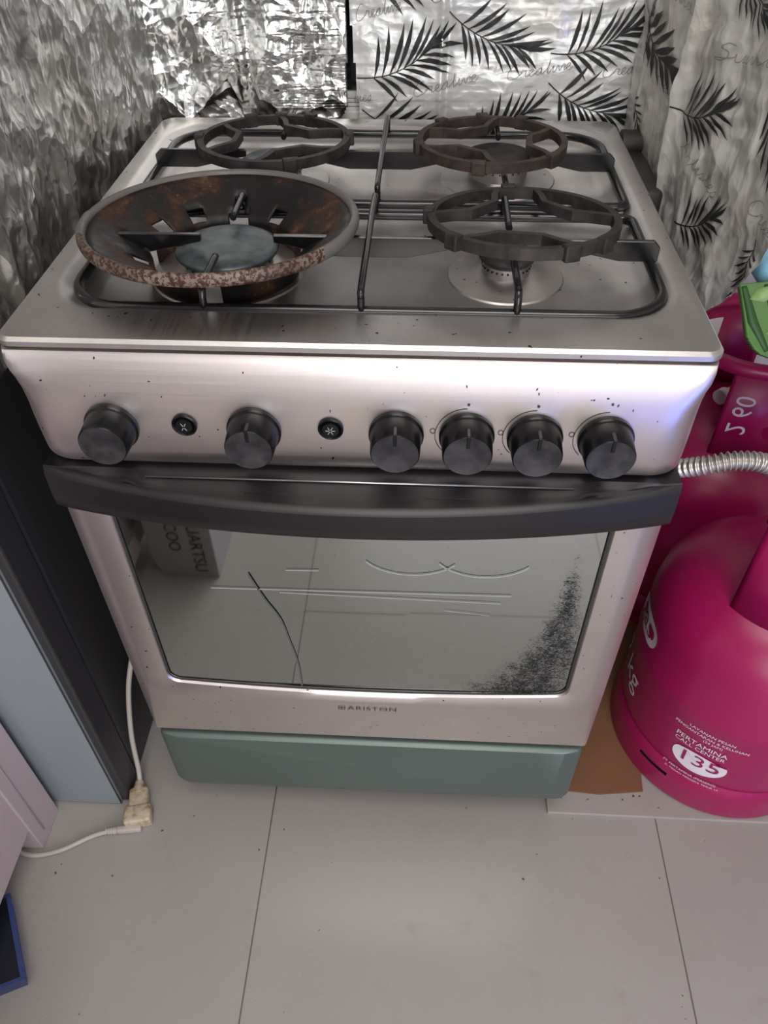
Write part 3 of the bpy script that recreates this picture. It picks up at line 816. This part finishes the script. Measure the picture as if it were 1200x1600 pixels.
def leaf(bm, pan, base, tip, curve=0.12, mi=1, n=8, flen=0.42, seed=0, inside=None):
    """palm frond print: stalk and paired blades"""
    rnd = random.Random(seed)
    b = Vector(base); t = Vector(tip); ax = t - b; Ln = ax.length; ax.normalize(); pr = Vector((-ax.y, ax.x))
    def mid(s): return b + ax * (Ln * s) + pr * (curve * Ln * 4 * s * (1 - s) * 0.5)
    def lay(P, W, off):
        P, W = fine([tuple(p) for p in P], W)
        V, F = ribbon2d(P, W)
        if inside: F = [f for f in F if all(inside(*V[i]) for i in f)]
        put2d(bm, V, F, lambda x, y: pan.at(x, y, off), mi)
    st = [mid(s / 10 * 0.86) for s in range(11)]
    lay(st, [0.0016 - 0.00007 * k for k in range(11)], 0.0012)
    for k in range(n):
        s = 0.17 + 0.69 * k / (n - 1)
        for sd in (-1, 1):
            o = mid(s + (0.015 if sd > 0 else 0))
            ang = math.radians(62 - 44 * (k / (n - 1)) + rnd.uniform(-5, 5)) * sd
            dv = Vector((ax.x * math.cos(ang) - ax.y * math.sin(ang), ax.x * math.sin(ang) + ax.y * math.cos(ang)))
            L = Ln * flen * (0.72 + 0.5 * math.sin(PI * (0.2 + 0.6 * k / (n - 1)))) * rnd.uniform(0.85, 1.1) * (0.85 if sd < 0 else 1)
            wd = Ln * 0.048 * rnd.uniform(0.75, 1.15)
            bend = Vector((-dv.y, dv.x)) * (-sd) * L * 0.10
            P = [o + dv * (L * q) + bend * (4 * q * (1 - q)) * .5 for q in (0, .15, .35, .6, .8, 1.0)]
            lay(P, [wd * .15, wd * .5, wd * .95, wd, wd * .55, wd * .04], 0.0013 + 0.0001 * (k % 3))
GL = {  # cursive strokes, unit x-height
 'C': ([(0.9, 1.7), (0.75, 1.95), (0.45, 1.8), (0.15, 1.1), (0.1, 0.4), (0.35, 0.0), (0.8, 0.15), (1.05, 0.5)], 1.05),
 'A': ([(0, 0), (0.4, 0.9), (0.75, 1.9), (0.8, 1.0), (0.85, 0.0), (0.6, 0.7), (0.3, 0.7), (0.9, 0.75), (1.1, 0.3)], 1.15),
 'S': ([(0.8, 1.7), (0.5, 1.95), (0.3, 1.5), (0.6, 1.0), (0.6, 0.3), (0.25, 0.0), (0, 0.3), (0.5, 0.3), (0.9, 0.5)], 0.95),
 'r': ([(0, 0.4), (0.2, 1.0), (0.3, 0.85), (0.45, 0.9), (0.42, 0.2), (0.6, 0.1)], 0.6),
 'e': ([(0, 0.1), (0.3, 0.5), (0.4, 0.9), (0.2, 0.9), (0.12, 0.3), (0.35, 0.0), (0.6, 0.3)], 0.55),
 'a': ([(0, 0.3), (0.5, 0.9), (0.2, 0.8), (0.1, 0.2), (0.35, 0.05), (0.5, 0.8), (0.5, 0.1), (0.7, 0.2)], 0.7),
 't': ([(0, 0.2), (0.3, 1.0), (0.35, 1.8), (0.25, 0.4), (0.35, 0.0), (0.55, 0.3)], 0.5),
 'i': ([(0, 0.2), (0.2, 0.9), (0.18, 0.1), (0.4, 0.2)], 0.4),
 'v': ([(0, 0.3), (0.15, 0.9), (0.3, 0.1), (0.5, 0.9), (0.65, 0.8)], 0.65),
 's': ([(0, 0.2), (0.3, 0.95), (0.4, 0.4), (0.15, 0.0), (0.5, 0.2)], 0.5),
 'u': ([(0, 0.9), (0.1, 0.1), (0.35, 0.1), (0.5, 0.9), (0.5, 0.1), (0.7, 0.2)], 0.7),
 'm': ([(0, 0.1), (0.1, 0.9), (0.15, 0.0), (0.35, 0.9), (0.42, 0.0), (0.6, 0.9), (0.7, 0.1), (0.85, 0.2)], 0.85),
 'n': ([(0, 0.1), (0.1, 0.9), (0.15, 0.0), (0.4, 0.9), (0.5, 0.1), (0.65, 0.2)], 0.65)}
def script(bm, pan, word, start, end, hgt, mi=2, wd=0.0006):
    tot = sum(GL[c][1] for c in word); P = []; x = 0
    for c in word:
        for a, b in GL[c][0]: P.append((x + a, b, 0))
        x += GL[c][1]
    P = spline(P, 5)
    s = Vector(start); e = Vector(end); ax = (e - s); k = ax.length / tot; ax.normalize(); pr = Vector((-ax.y, ax.x))
    Q = [s + ax * (p.x * k + p.y * hgt * 0.25) + pr * (p.y * hgt) for p in P]
    V, F = ribbon2d([tuple(q) for q in Q], wd)
    put2d(bm, V, F, lambda x, y: pan.at(x, y, 0.0012), mi)

# --- silver guard: left wing beside the stove, back wing behind it
SG = thing('foil_splash_guard', 'crumpled plain silver foil splash guard folded round the back left corner of the stove', 'splash guard', (-0.32, 0.57, 0.80))
def d_back(u, v): return crumple(u, v, 3.1, 0.0013) + brick(u + 0.006 * noise.noise(Vector((u * 30, v * 30, 2))), v + 0.004 * noise.noise(Vector((u * 25, v * 25, 5))), 0.0016) * max(0, min(1, 0.6 + 2.2 * noise.noise(Vector((u * 11, v * 11, 8))))) + 0.004 * math.exp(-((u - 0.135) / 0.006) ** 2) - 0.003 * math.exp(-((u - 0.147) / 0.006) ** 2)
pb = Panel((-0.327, 0.584, 0.838), (1, 0, 0), (0, 0, 1), 0.280, 0.27, d_back)
bm = bmesh.new()
def ins(u, v):
    # rounded lower right corner
    if u > 0.272 + 0.005 * min(1, v / 0.15) + 0.0008 * math.sin(v * 90): return False
    if u > 0.252 and v < 0.03: return ((u - 0.252) / 0.022) ** 2 + ((v - 0.03) / 0.03) ** 2 < 1
    return True
pb.grid(bm, 0.0022, ins)
o = link('back_wing', bm, M['foil'], SG, smooth=True)
mo = o.modifiers.new('thick', 'SOLIDIFY'); mo.thickness = 0.0008
def d_left(u, v):
    fold = 0.0
    for c_, h_ in ((0.235, 0.010), (0.255, -0.006), (0.30, 0.004), (0.42, 0.007)): fold += h_ * math.exp(-((u - c_ - 0.06 * (v - .1)) / 0.010) ** 2)
    return crumple(u, v, 11.7, 0.0028, (1.3, 0.85)) + fold + 0.010 * math.sin(u * 11)
pl = Panel((-0.334, -0.13, 0.795), (0.014, 0.718, 0.0), (0, 0, 1), 0.718, 0.33, d_left)
bm = bmesh.new(); pl.grid(bm, 0.0025)
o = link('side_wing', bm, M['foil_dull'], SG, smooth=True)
mo = o.modifiers.new('thick', 'SOLIDIFY'); mo.thickness = 0.0008

# --- leaf print guard: back wing, right corner wing, loose right wing
LG = thing('foil_splash_guard', 'white foil splash guard printed with black palm leaves, behind and right of the stove', 'splash guard', (0.30, 0.57, 0.80))
def d_lb(u, v): return crumple(u, v, 21.0, 0.0010) + brick(u * 1.2 + 0.006 * noise.noise(Vector((u * 30, v * 30, 2))), v + 0.004 * noise.noise(Vector((u * 25, v * 25, 5))), 0.0013) - 0.003 * math.exp(-((u - 0.125) / 0.006) ** 2) + 0.004 * math.exp(-((u - 0.118) / 0.004) ** 2)
p1 = Panel((-0.047, 0.585, 0.828), (1, 0, 0), (0, 0, 1), 0.368, 0.27, d_lb)
bm = bmesh.new(); p1.grid(bm, 0.003, lambda u, v: u > 0.010 - 0.011 * min(1, v / 0.16))
def q1(x, z): return (x + 0.047, z - 0.828)
for i, (a, b, cv) in enumerate([((-0.040, 0.891), (0.066, 0.938), -0.25), ((0.078, 0.966), (0.180, 0.928), -0.2), ((0.209, 0.921), (0.312, 0.958), -0.25),
                                ((-0.034, 0.853), (0.068, 0.822), -0.2), ((0.102, 0.822), (0.194, 0.860), -0.25), ((0.211, 0.887), (0.313, 0.850), -0.2),
                                ((-0.03, 0.992), (0.075, 1.03), -.2), ((0.13, 1.0), (0.22, 1.05), -.2)]):
    leaf(bm, p1, q1(*a), q1(*b), cv, seed=i, n=9)
for s_, a, b in [('Creative', (0.034, 0.868), (0.118, 0.889)), ('Creative', (0.155, 0.889), (0.238, 0.903)), ('Crea', (0.278, 0.893), (0.318, 0.899)), ('Creative', (-0.04, 0.955), (0.018, 0.968)), ('mes', (-0.045, 0.862), (-0.022, 0.863)), ('Creative', (0.055, 0.975), (0.12, 0.985))]:
    script(bm, p1, s_, q1(*a), q1(*b), 0.0085)
o = link('back_wing', bm, [M['leaffoil'], M['leaf'], M['script']], LG, smooth=True)
# corner wing runs forward along the stove's right side
def d_c(u, v): return crumple(u, v, 33.0, 0.0030) + 0.006 * math.sin(u * 30)
p2 = Panel((0.318, 0.588, 0.80), (0.014, -0.215, 0), (0, 0, 1), 0.2155, 0.31, d_c)
bm = bmesh.new(); p2.grid(bm, 0.003)
def q2(y, z): return p2.uv((0.325, y, z))
for i, (a, b, cv, fl) in enumerate([((0.575, 0.985), (0.42, 0.932), -0.15, .24), ((0.545, 0.890), (0.50, 0.850), 0.1, .3), ((0.405, 0.890), (0.380, 0.830), 0.1, .34)]):
    leaf(bm, p2, q2(*a), q2(*b), cv, seed=20 + i, n=9 if i == 0 else 6, flen=fl, inside=lambda u, v: 0 < u < 0.213 and v > 0)
script(bm, p2, 'Creative', q2(0.50, 0.93), q2(0.40, 0.885), 0.008)
script(bm, p2, 'Aniuns', q2(0.50, 1.00), q2(0.40, 0.99), 0.009)
o = link('corner_wing', bm, [M['leaffoil_side'], M['leaf'], M['script']], LG, smooth=True)
# loose wing: continues forward and flares out to the right
def d_r(u, v): return crumple(u, v, 47.0, 0.0033, (1.0, 1.0)) + 0.008 * math.sin(u * 16 + v * 9) + 0.010 * math.exp(-(u / 0.008) ** 2)
p3 = Panel((0.333, 0.374, 0.770), (0.030, -0.46, 0), (0.0, 0, 1), 0.47, 0.355, d_r)
bm = bmesh.new()
def vmin3(u):
    y = 0.374 - u
    k = min(1, max(0, (0.20 - y) / 0.04))
    return k * (0.036 + max(0, 0.19 - y) * 0.25 + max(0, 0.158 - y) * 1.6 + 0.004 * noise.noise(Vector((u * 30, 0, 3))))
def ins3(u, v):
    return v > vmin3(u)
p3.grid(bm, 0.003, None, vmin3)
def q3(y, z): return p3.uv((0.335, y, z))
for i, (a, b, cv, fl) in enumerate([((0.372, 0.922), (0.275, 0.950), -0.2, .42), ((0.214, 0.985), (0.125, 0.925), -0.1, .34), ((0.300, 0.828), (0.225, 0.868), -0.2, .42),
                                    ((0.145, 0.878), (0.152, 0.822), 0.1, .48), ((0.325, 1.045), (0.245, 1.025), 0.1, .4)]):
    leaf(bm, p3, q3(*a), q3(*b), cv, seed=40 + i, n=8, flen=fl, inside=ins3)
for s_, a, b in [('Sumtim', (0.318, 0.980), (0.185, 1.003)), ('Artistes', (0.344, 0.890), (0.24, 0.875)), ('Creas', (0.178, 0.892), (0.115, 0.888))]:
    script(bm, p3, s_, q3(*a), q3(*b), 0.0075)
o = link('side_wing', bm, [M['leaffoil_side'], M['leaf'], M['script']], LG, smooth=True)

# ------------------------------------------------------------------ tall cabinet (fridge-like) at the left
FR = thing('refrigerator', 'tall dark grey refrigerator with a blue grey front, left of the stove', 'refrigerator', (-0.70, 0.3, 0))
bm = bmesh.new(); box(bm, -1.0, -0.388, 0.050, 0.66, 0.0, 1.55, 0.004)
link('cabinet', bm, M['fridge_side'], FR)
bm = bmesh.new()
box(bm, -1.0, -0.386, 0.0005, 0.046, 0.004, 1.55, 0.003, 2, 0)
box(bm, -1.0, -0.3975, -0.0050, 0.004, 0.002, 1.55, 0.0018, 2, 1)
link('door', bm, [M['fridge_side'], M['fridge_door']], FR)

# ------------------------------------------------------------------ plastic drawer unit, lower left
DU = thing('storage_unit', 'pinkish white plastic storage unit on feet at the lower left', 'storage unit', (-0.75, -0.3, 0))
bm = bmesh.new()
box(bm, -1.05, -0.500, -0.72, -0.017, 0.062, 0.62, 0.002)
box(bm, -0.56, -0.497, -0.080, -0.017, 0.0, 0.62, 0.0015)
box(bm, -1.05, -0.5445, -0.72, -0.078, 0.0, 0.62, 0.0015)
link('body', bm, M['white_plastic'], DU)
bm = bmesh.new(); box(bm, -0.5005, -0.4985, -0.60, -0.135, 0.12, 0.5, 0.001); link('side_panel', bm, M['grey_panel'], DU)
bm = bmesh.new(); tube(bm, [(-0.4965, -0.060, 0.025), (-0.4965, -0.060, 0.6)], 0.0012, 6); link('rib', bm, M['white_plastic'], DU)

# blue tray beside it
bm = bmesh.new()
A = [(-0.506, -0.160), (-0.444, -0.262), (-0.595, -0.33), (-0.66, -0.23)]
cxy = (sum(a[0] for a in A) / 4, sum(a[1] for a in A) / 4)
def sh(k, z): return [Vector((cxy[0] + (a[0] - cxy[0]) * k, cxy[1] + (a[1] - cxy[1]) * k, z)) for a in A]
Rr = bridge(bm, [sh(0.93, 0.0), sh(1.0, 0.035), sh(1.03, 0.038), sh(0.95, 0.038), sh(0.90, 0.006)], cap0=True, smooth=False)
bm.faces.new(Rr[-1]).material_index = 1
for f in bm.faces:
    if all(abs((v.co.xy - Vector(cxy)).length) < 10 and v in (Rr[3] + Rr[4]) for v in f.verts): f.material_index = 1
own('plastic_tray', bm, [M['blue'], M['blueinner']], 'blue rimmed plastic tray with dark inside, on the floor at the lower left corner', 'tray')

# carton whose print shows mirrored in the oven glass (it stands in front of the stove, out of frame)
CT = thing('carton', 'grey printed carton on the floor, seen as a reflection at the oven glass top left', 'box', (-0.41, -0.57, 0))
bm = bmesh.new(); box(bm, -0.470, -0.341, -0.66, -0.490, 0.0, 0.30, 0.001); link('box', bm, M['boxgrey'], CT)
bm = bmesh.new()
V, F = text_polys('QUARTSU', 0.036)
put2d(bm, V, F, lambda x, y: Vector((-0.375 + y, -0.4885, 0.098 - x)))
V, F = text_polys('COO', 0.034)
put2d(bm, V, F, lambda x, y: Vector((-0.418 + y, -0.4885, 0.115 - x)))
link('lettering', bm, M['mark'], CT)

# ------------------------------------------------------------------ cable and plug
PL = thing('power_plug', 'stained beige plug and socket with white cord, on the floor beside the refrigerator', 'plug', (-0.37, -0.02, 0))
bm = bmesh.new()
box(bm, -0.0150, 0.0150, -0.020, 0.030, 0.0, 0.022, 0.006, 3)
box(bm, -0.0205, 0.0205, -0.030, -0.002, 0.0, 0.024, 0.0035, 3)
tube(bm, [(0, 0.022, 0.012), (0, 0.040, 0.015)], [0.012, 0.0065], 14)
bm.transform(Matrix.Translation((-0.3660, -0.012, 0.001)) @ Matrix.Rotation(math.radians(13), 4, 'Z'))
link('socket', bm, M['plug'], PL, auto=40)
bm = bmesh.new()
box(bm, -0.020, 0.018, -0.005, 0.005, 0.0, 0.012, 0.003, 3)
tube(bm, [(-0.019, 0, 0.006), (-0.036, 0, 0.006)], [0.0058, 0.0040], 12)
for k in range(4): tube(bm, [(-0.022 - k * 0.004, 0, 0.006), (-0.0238 - k * 0.004, 0, 0.006)], [0.0064 - k * .0004] * 2, 12)
bm.transform(Matrix.Translation((-0.372, -0.046, 0.001)) @ Matrix.Rotation(math.radians(8), 4, 'Z'))
link('plug', bm, M['cable'], PL, auto=40)
bm = bmesh.new()
tube(bm, spline([(-0.405, -0.051, 0.007), (-0.43, -0.060, 0.005), (-0.47, -0.083, 0.005), (-0.51, -0.092, 0.005), (-0.541, -0.079, 0.005), (-0.541, -0.045, 0.005)], 8), 0.0037, 10)
link('cord', bm, M['cable'], PL)
bm = bmesh.new()
tube(bm, spline([(-0.3735, 0.024, 0.016), (-0.3770, 0.040, 0.032), (-0.3770, 0.060, 0.105), (-0.3670, 0.085, 0.195), (-0.352, 0.11, 0.26), (-0.335, 0.16, 0.34), (-0.325, 0.25, 0.40), (-0.318, 0.40, 0.42), (-0.32, 0.60, 0.42)], 8), 0.0040, 10)
link('cord', bm, M['cable'], PL)

# ------------------------------------------------------------------ gas cylinders
CR = 0.1655
def cyl_text(bm, cx, cy, s, size, a_c, z_c, rad, sx=1.0, sy=1.0, rot=0.0, mi=0, shear=0):
    V, F = text_polys(s, size, shear)
    ca, sa = math.cos(math.radians(rot)), math.sin(math.radians(rot))
    def fn(x, y):
        x, y = x * sx, y * sy
        x, y = x * ca - y * sa, x * sa + y * ca
        a = math.radians(a_c) + x / rad
        return Vector((cx + rad * math.cos(a), cy + rad * math.sin(a), z_c + y))
    put2d(bm, V, F, fn, mi)
def body_r(z):
    return CR * 0.985
def cylinder(label, cx, cy, z0, plates, front):
    t = thing('gas_cylinder', label, 'gas cylinder', (cx, cy, z0), 'magenta gas cylinders right of the stove')
    bm = bmesh.new()
    pr_ = [(0.0, 0.060), (0.11, 0.056), (0.150, 0.062), (0.160, 0.070), (CR - 0.003, 0.088), (CR - 0.0025, 0.20), (CR - 0.0005, 0.212), (CR - 0.0005, 0.218), (CR - 0.0025, 0.228), (CR - 0.003, 0.295), (0.158, 0.327), (0.143, 0.356), (0.118, 0.380), (0.085, 0.398), (0.045, 0.408), (0.0, 0.411)]
    lathe(bm, pr_, (cx, cy, z0), 96)
    bod = link('body', bm, M['pink'], t, auto=60)
    bm = bmesh.new()      # foot ring with drain slots
    lathe(bm, [(0.150, 0.0), (CR, 0.0), (CR + 0.001, 0.004), (CR, 0.043), (CR, 0.0505), (CR - 0.001, 0.064), (CR - 0.005, 0.073), (0.152, 0.074)], (cx, cy, z0), 120,
          skip=lambda i, a: i == 3 and any(adiff(a, math.radians(s)) < 0.16 for s in (-141, -21, 99)))
    link('foot_ring', bm, M['pink'], t, auto=40)
    bm = bmesh.new()
    if front:
        tube(bm, [(cx + 0.112 * math.cos(math.radians(211 + 269 * k / 54)), cy + 0.112 * math.sin(math.radians(211 + 269 * k / 54)), z0 + 0.545) for k in range(55)], 0.0105, 12)
    else:
        tube(bm, [(cx + 0.107 * math.cos(2 * PI * k / 64), cy + 0.107 * math.sin(2 * PI * k / 64), z0 + 0.545) for k in range(64)], 0.0115, 12, closed=True)
    link('handle_ring', bm, M['pink'], t)
    for a0, a1 in plates:
        bm = bmesh.new()
        gr = 0.112 if front else 0.106
        lathe(bm, [(gr, 0.372), (gr, 0.545)], (cx, cy, z0), 20, a0=math.radians(a0), a1=math.radians(a1))
        o = link('guard_plate', bm, M['pink'], t)
        mo = o.modifiers.new('thick', 'SOLIDIFY'); mo.thickness = 0.004; mo.offset = 0
    bm = bmesh.new()
    lathe(bm, [(0, 0.40), (0.022, 0.40), (0.022, 0.43), (0.012, 0.436), (0.012, 0.452), (0, 0.452)], (cx, cy, z0), 24)
    tube(bm, [(cx, cy, z0 + 0.446), (cx - 0.026, cy - 0.018, z0 + 0.446)], 0.009, 12)
    v_ = link('valve', bm, M['brass'], t)
    bm = bmesh.new()
    tube(bm, [(cx - 0.0265, cy - 0.0184, z0 + 0.446), (cx - 0.038, cy - 0.027, z0 + 0.446)], 0.0125, 16)
    link('valve_cap', bm, M['whitecap'], v_)
    return t, bod
g1, b1 = cylinder('near magenta gas cylinder with white call centre number, standing right of the oven', 0.567, 0.181, 0.0105, [(211, 300), (340, 415)], True)
g2, b2 = cylinder('far magenta gas cylinder behind the near one, with figures on its guard', 0.572, 0.527, 0.0105, [(238, 300), (60, 150)], False)
bm = bmesh.new()
cx, cy = 0.567, 0.181
TR = CR - 0.0015
def cfn(a_c, z_c, rot):
    ca, sa = math.cos(math.radians(rot)), math.sin(math.radians(rot))
    def fn(x, y, rad=TR):
        x2, y2 = x * ca - y * sa, x * sa + y * ca
        a = math.radians(a_c) + x2 / rad
        return Vector((cx + rad * math.cos(a), cy + rad * math.sin(a), z_c + y2))
    return fn
# white swoosh oval, cut along its top right, with magenta 135 on it
fn = cfn(-121.5, 0.132, 2)
O = []
for k in range(41):
    a = math.radians(158 + (378 - 158) * k / 40)
    O.append((0.040 * math.cos(a), 0.029 * math.sin(a) - 0.002))
O += [(0.029, 0.008), (0.020, 0.011), (0.0, 0.015), (-0.022, 0.015), (-0.034, 0.012)]
ctr_ = (0.0, -0.006)
put2d(bm, [ctr_] + O, [(0, i + 1, (i + 1) % len(O) + 1) for i in range(len(O))], lambda x, y: fn(x, y, TR), 0)
link('emblem', bm, M['whiteprint'], b1); bm = bmesh.new()
V, F = text_polys('135', 0.042)
put2d(bm, [(x * 1.05, y * 0.85 - 0.003) for x, y in V], F, lambda x, y: fn(x, y, TR + 0.0005), 0)
link('lettering', bm, M['pinkdark'], b1)
for s_, size, a_c, z_c in (('PERTAMINA', 0.0135, -124, 0.169), ('CALL CENTER', 0.0112, -124, 0.158), ('LAYANAN PESAN', 0.0080, -121.5, 0.2010), ('PENGANTARAN & KELUHAN', 0.0078, -121.5, 0.192), ('(24 JAM)', 0.0074, -119.5, 0.184)):
    bm = bmesh.new(); cyl_text(bm, cx, cy, s_, size, a_c, z_c, TR, 1.05, 1.0, 0); link('lettering', bm, M['whiteprint'], b1)
for s_, size, a_c, z_c in (('PT PERTAMINA (PERSERO)', 0.0070, -123, 0.090), ('JL. MEDAN MERDEKA TIMUR 1A', 0.0058, -121, 0.081)):
    bm = bmesh.new(); cyl_text(bm, cx, cy, s_, size, a_c, z_c, TR + .001, 1.0, 1.0, 0); link('lettering', bm, M['whiteprint'], b1)
# outlined "gas" lettering round the left side, turned away from the camera
rx = 0.0
bm = bmesh.new()
cyl_text(bm, cx, cy, 'bright', 0.050, 118, 0.278, TR + .0003, 1, 1, 0)
link('lettering', bm, M['whiteprint'], b1); bm = bmesh.new()
pill = [(0.048 * (1 if math.cos(t) > 0 else -1) * abs(math.cos(t)) ** 0.45, 0.024 * math.sin(t)) for t in [2 * PI * k / 40 for k in range(40)]]
fn2 = cfn(176, 0.272, 0)
put2d(bm, [(0, 0)] + pill, [(0, i + 1, (i + 1) % 40 + 1) for i in range(40)], lambda x, y: fn2(x, y, TR), 0)
link('emblem', bm, M['whiteprint'], b1); bm = bmesh.new()
V, F = text_polys('gas', 0.052)
put2d(bm, V, F, lambda x, y: fn2(x, y + 0.004, TR + 0.0005), 0)
link('lettering', bm, M['pinkdark'], b1); bm = bmesh.new()
cyl_text(bm, cx, cy, '12', 0.060, 158, 0.160, TR, 1, 1, 0)
link('lettering', bm, M['whiteprint'], b1); bm = bmesh.new()
cyl_text(bm, cx, cy, 'kg', 0.060, 182, 0.158, TR, 1, 1, 0)
link('lettering', bm, M['whiteprint'], b1)
bm = bmesh.new()   # figures on the far cylinder's guard, white sheet inside its back plate
cx, cy = 0.572, 0.527
V, F = text_polys('2 60', 0.040)
def g2f(x, y):
    a = math.radians(252) + y / 0.109
    return Vector((cx + 0.109 * math.cos(a), cy + 0.109 * math.sin(a), 0.478 + x))
put2d(bm, V, F, g2f)
link('figures', bm, M['whiteprint'], g2)
bm = bmesh.new()
def inn(a, z, r=0.1035): return Vector((cx + r * math.cos(math.radians(a)), cy + r * math.sin(math.radians(a)), z))
put2d(bm, [(100 + 6 * i, 0.418 + 0.108 * j) for j in (0, 1) for i in range(8)], [(i, i + 1, i + 9, i + 8) for i in range(7)], lambda x, y: inn(x, y))
put2d(bm, [(124 + 2.5 * math.cos(t), 0.428 + 0.005 * math.sin(t)) for t in [2 * PI * k / 12 for k in range(12)]], [tuple(range(12))], lambda x, y: inn(x, y, 0.1030), 1)
link('paper_label', bm, [M['whitecap'], M['brownmark']], g2)

# cardboard and tile strip under the cylinders
bm = bmesh.new(); box(bm, 0.276, 1.0, 0.0125, 0.70, 0.0, 0.0065, 0.0012); own('floor_slab', bm, dirty('off_white_slab', (0.40, 0.37, 0.34), (0.32, 0.28, 0.25), 0.4), 'off-white slab lying on the floor beneath the magenta cylinders', 'slab')
bm = bmesh.new()
pts = [(0.300, 0.049), (0.360, 0.045), (0.430, 0.053), (0.436, 0.12), (0.60, 0.30), (0.60, 0.56), (0.305, 0.56)]
a_ = [bm.verts.new((x, y, 0.0068)) for x, y in pts]; b_ = [bm.verts.new((x, y, 0.0100)) for x, y in pts]
bm.faces.new(a_); bm.faces.new(b_)
for i in range(len(pts)): bm.faces.new((a_[i], a_[(i + 1) % len(pts)], b_[(i + 1) % len(pts)], b_[i]))
own('cardboard_sheet', bm, M['cardboard'], 'flat brown cardboard sheet between the stove and the near magenta cylinder', 'cardboard')

# ------------------------------------------------------------------ corrugated hose
bm = bmesh.new()
path = spline([(0.30, 0.30, 0.50), (0.315, 0.22, 0.56), (0.338, 0.155, 0.598), (0.368, 0.125, 0.628), (0.401, 0.12, 0.641), (0.437, 0.12, 0.637), (0.48, 0.13, 0.60), (0.515, 0.15, 0.52), (0.528, 0.163, 0.462)], 40)
acc = [0.0]
for i in range(1, len(path)): acc.append(acc[-1] + (path[i] - path[i - 1]).length)
tube(bm, path, [0.0098 + 0.0017 * math.sin(a / 0.0062 * 2 * PI) for a in acc], 14)
own('gas_hose', bm, M['hose'], 'grey corrugated gas hose curving from behind the stove over the cylinders', 'hose', smooth=True)

# ------------------------------------------------------------------ shelf at the right (out of frame) carrying the green pouch and the blue cloth
bm = bmesh.new(); box(bm, 0.575, 1.5, 0.14, 0.71, 0.722, 0.736, 0.002); own('side_shelf', bm, M['whitealu'], 'white wall shelf right of the stove, carrying the green pouch', 'shelf')
pg = Panel((0.434, 0.238, 0.692), (1.0, 0.13, 0.03), (-0.18, 0.42, 0.62), 0.26, 0.088, lambda u, v: 0.016 * math.sin(PI * min(1, max(0, v / 0.12))) * math.sin(PI * min(1, max(0, u / 0.26))) + 0.002 * noise.noise(Vector((u * 20, v * 20, 1))))
bm = bmesh.new()
GB = [(0.0, 0.03), (0.012, 0.006), (0.05, 0.0), (0.26, 0.0), (0.26, 0.12), (0.0, 0.12)]
def ing(u, v): return not (u < 0.035 and v < 0.035 and (u - 0.035) ** 2 + (v - 0.035) ** 2 > 0.035 ** 2)
pg.grid(bm, 0.0015, ing)
for u0 in (0.004, 0.028, 0.055, 0.085):
    P, W = fine([(u0 + 0.016, 0.01), (u0 + 0.004, 0.045), (u0, 0.085)], [0.006, 0.011, 0.006]); V, F = ribbon2d(P, W); put2d(bm, V, F, lambda x, y: pg.at(x, y, 0.0007), 2)
for k, (u0, v0, a, L) in enumerate([(0.008, 0.070, 15, .04), (0.03, 0.082, -15, .05), (0.055, 0.078, 5, .05), (0.06, 0.070, -35, .045), (0.02, 0.03, 0, .05), (0.04, 0.045, 35, .05), (0.035, 0.018, -8, .06), (0.09, 0.06, 60, .05), (0.05, 0.055, 30, .03), (0.10, 0.07, 10, .05), (0.1, 0.02, 20, .06)]):
    c_, s_ = math.cos(math.radians(a)), math.sin(math.radians(a))
    P, W = fine([(u0 + c_ * L * q, v0 + s_ * L * q) for q in (0, .3, .6, 1)], [0.001, 0.016, 0.013, 0.001]); V, F = ribbon2d(P, W); put2d(bm, V, F, lambda x, y: pg.at(x, y, 0.0012 + 0.0001 * k), 1)
o = own('leaf_print_pouch', bm, [M['greenbag'], M['lightleaf'], M['darkstripe']], 'green leaf patterned pouch hanging at the right edge above the far cylinder', 'pouch', smooth=True)
mo = o.modifiers.new('thick', 'SOLIDIFY'); mo.thickness = 0.010; mo.offset = -1
bm = bmesh.new()
box(bm, 0.440, 0.66, 0.300, 0.45, 0.748, 0.780, 0.012, 4)
own('folded_cloth', bm, M['sky_cloth'], 'light blue folded cloth peeking out above the green pouch', 'cloth', smooth=True)
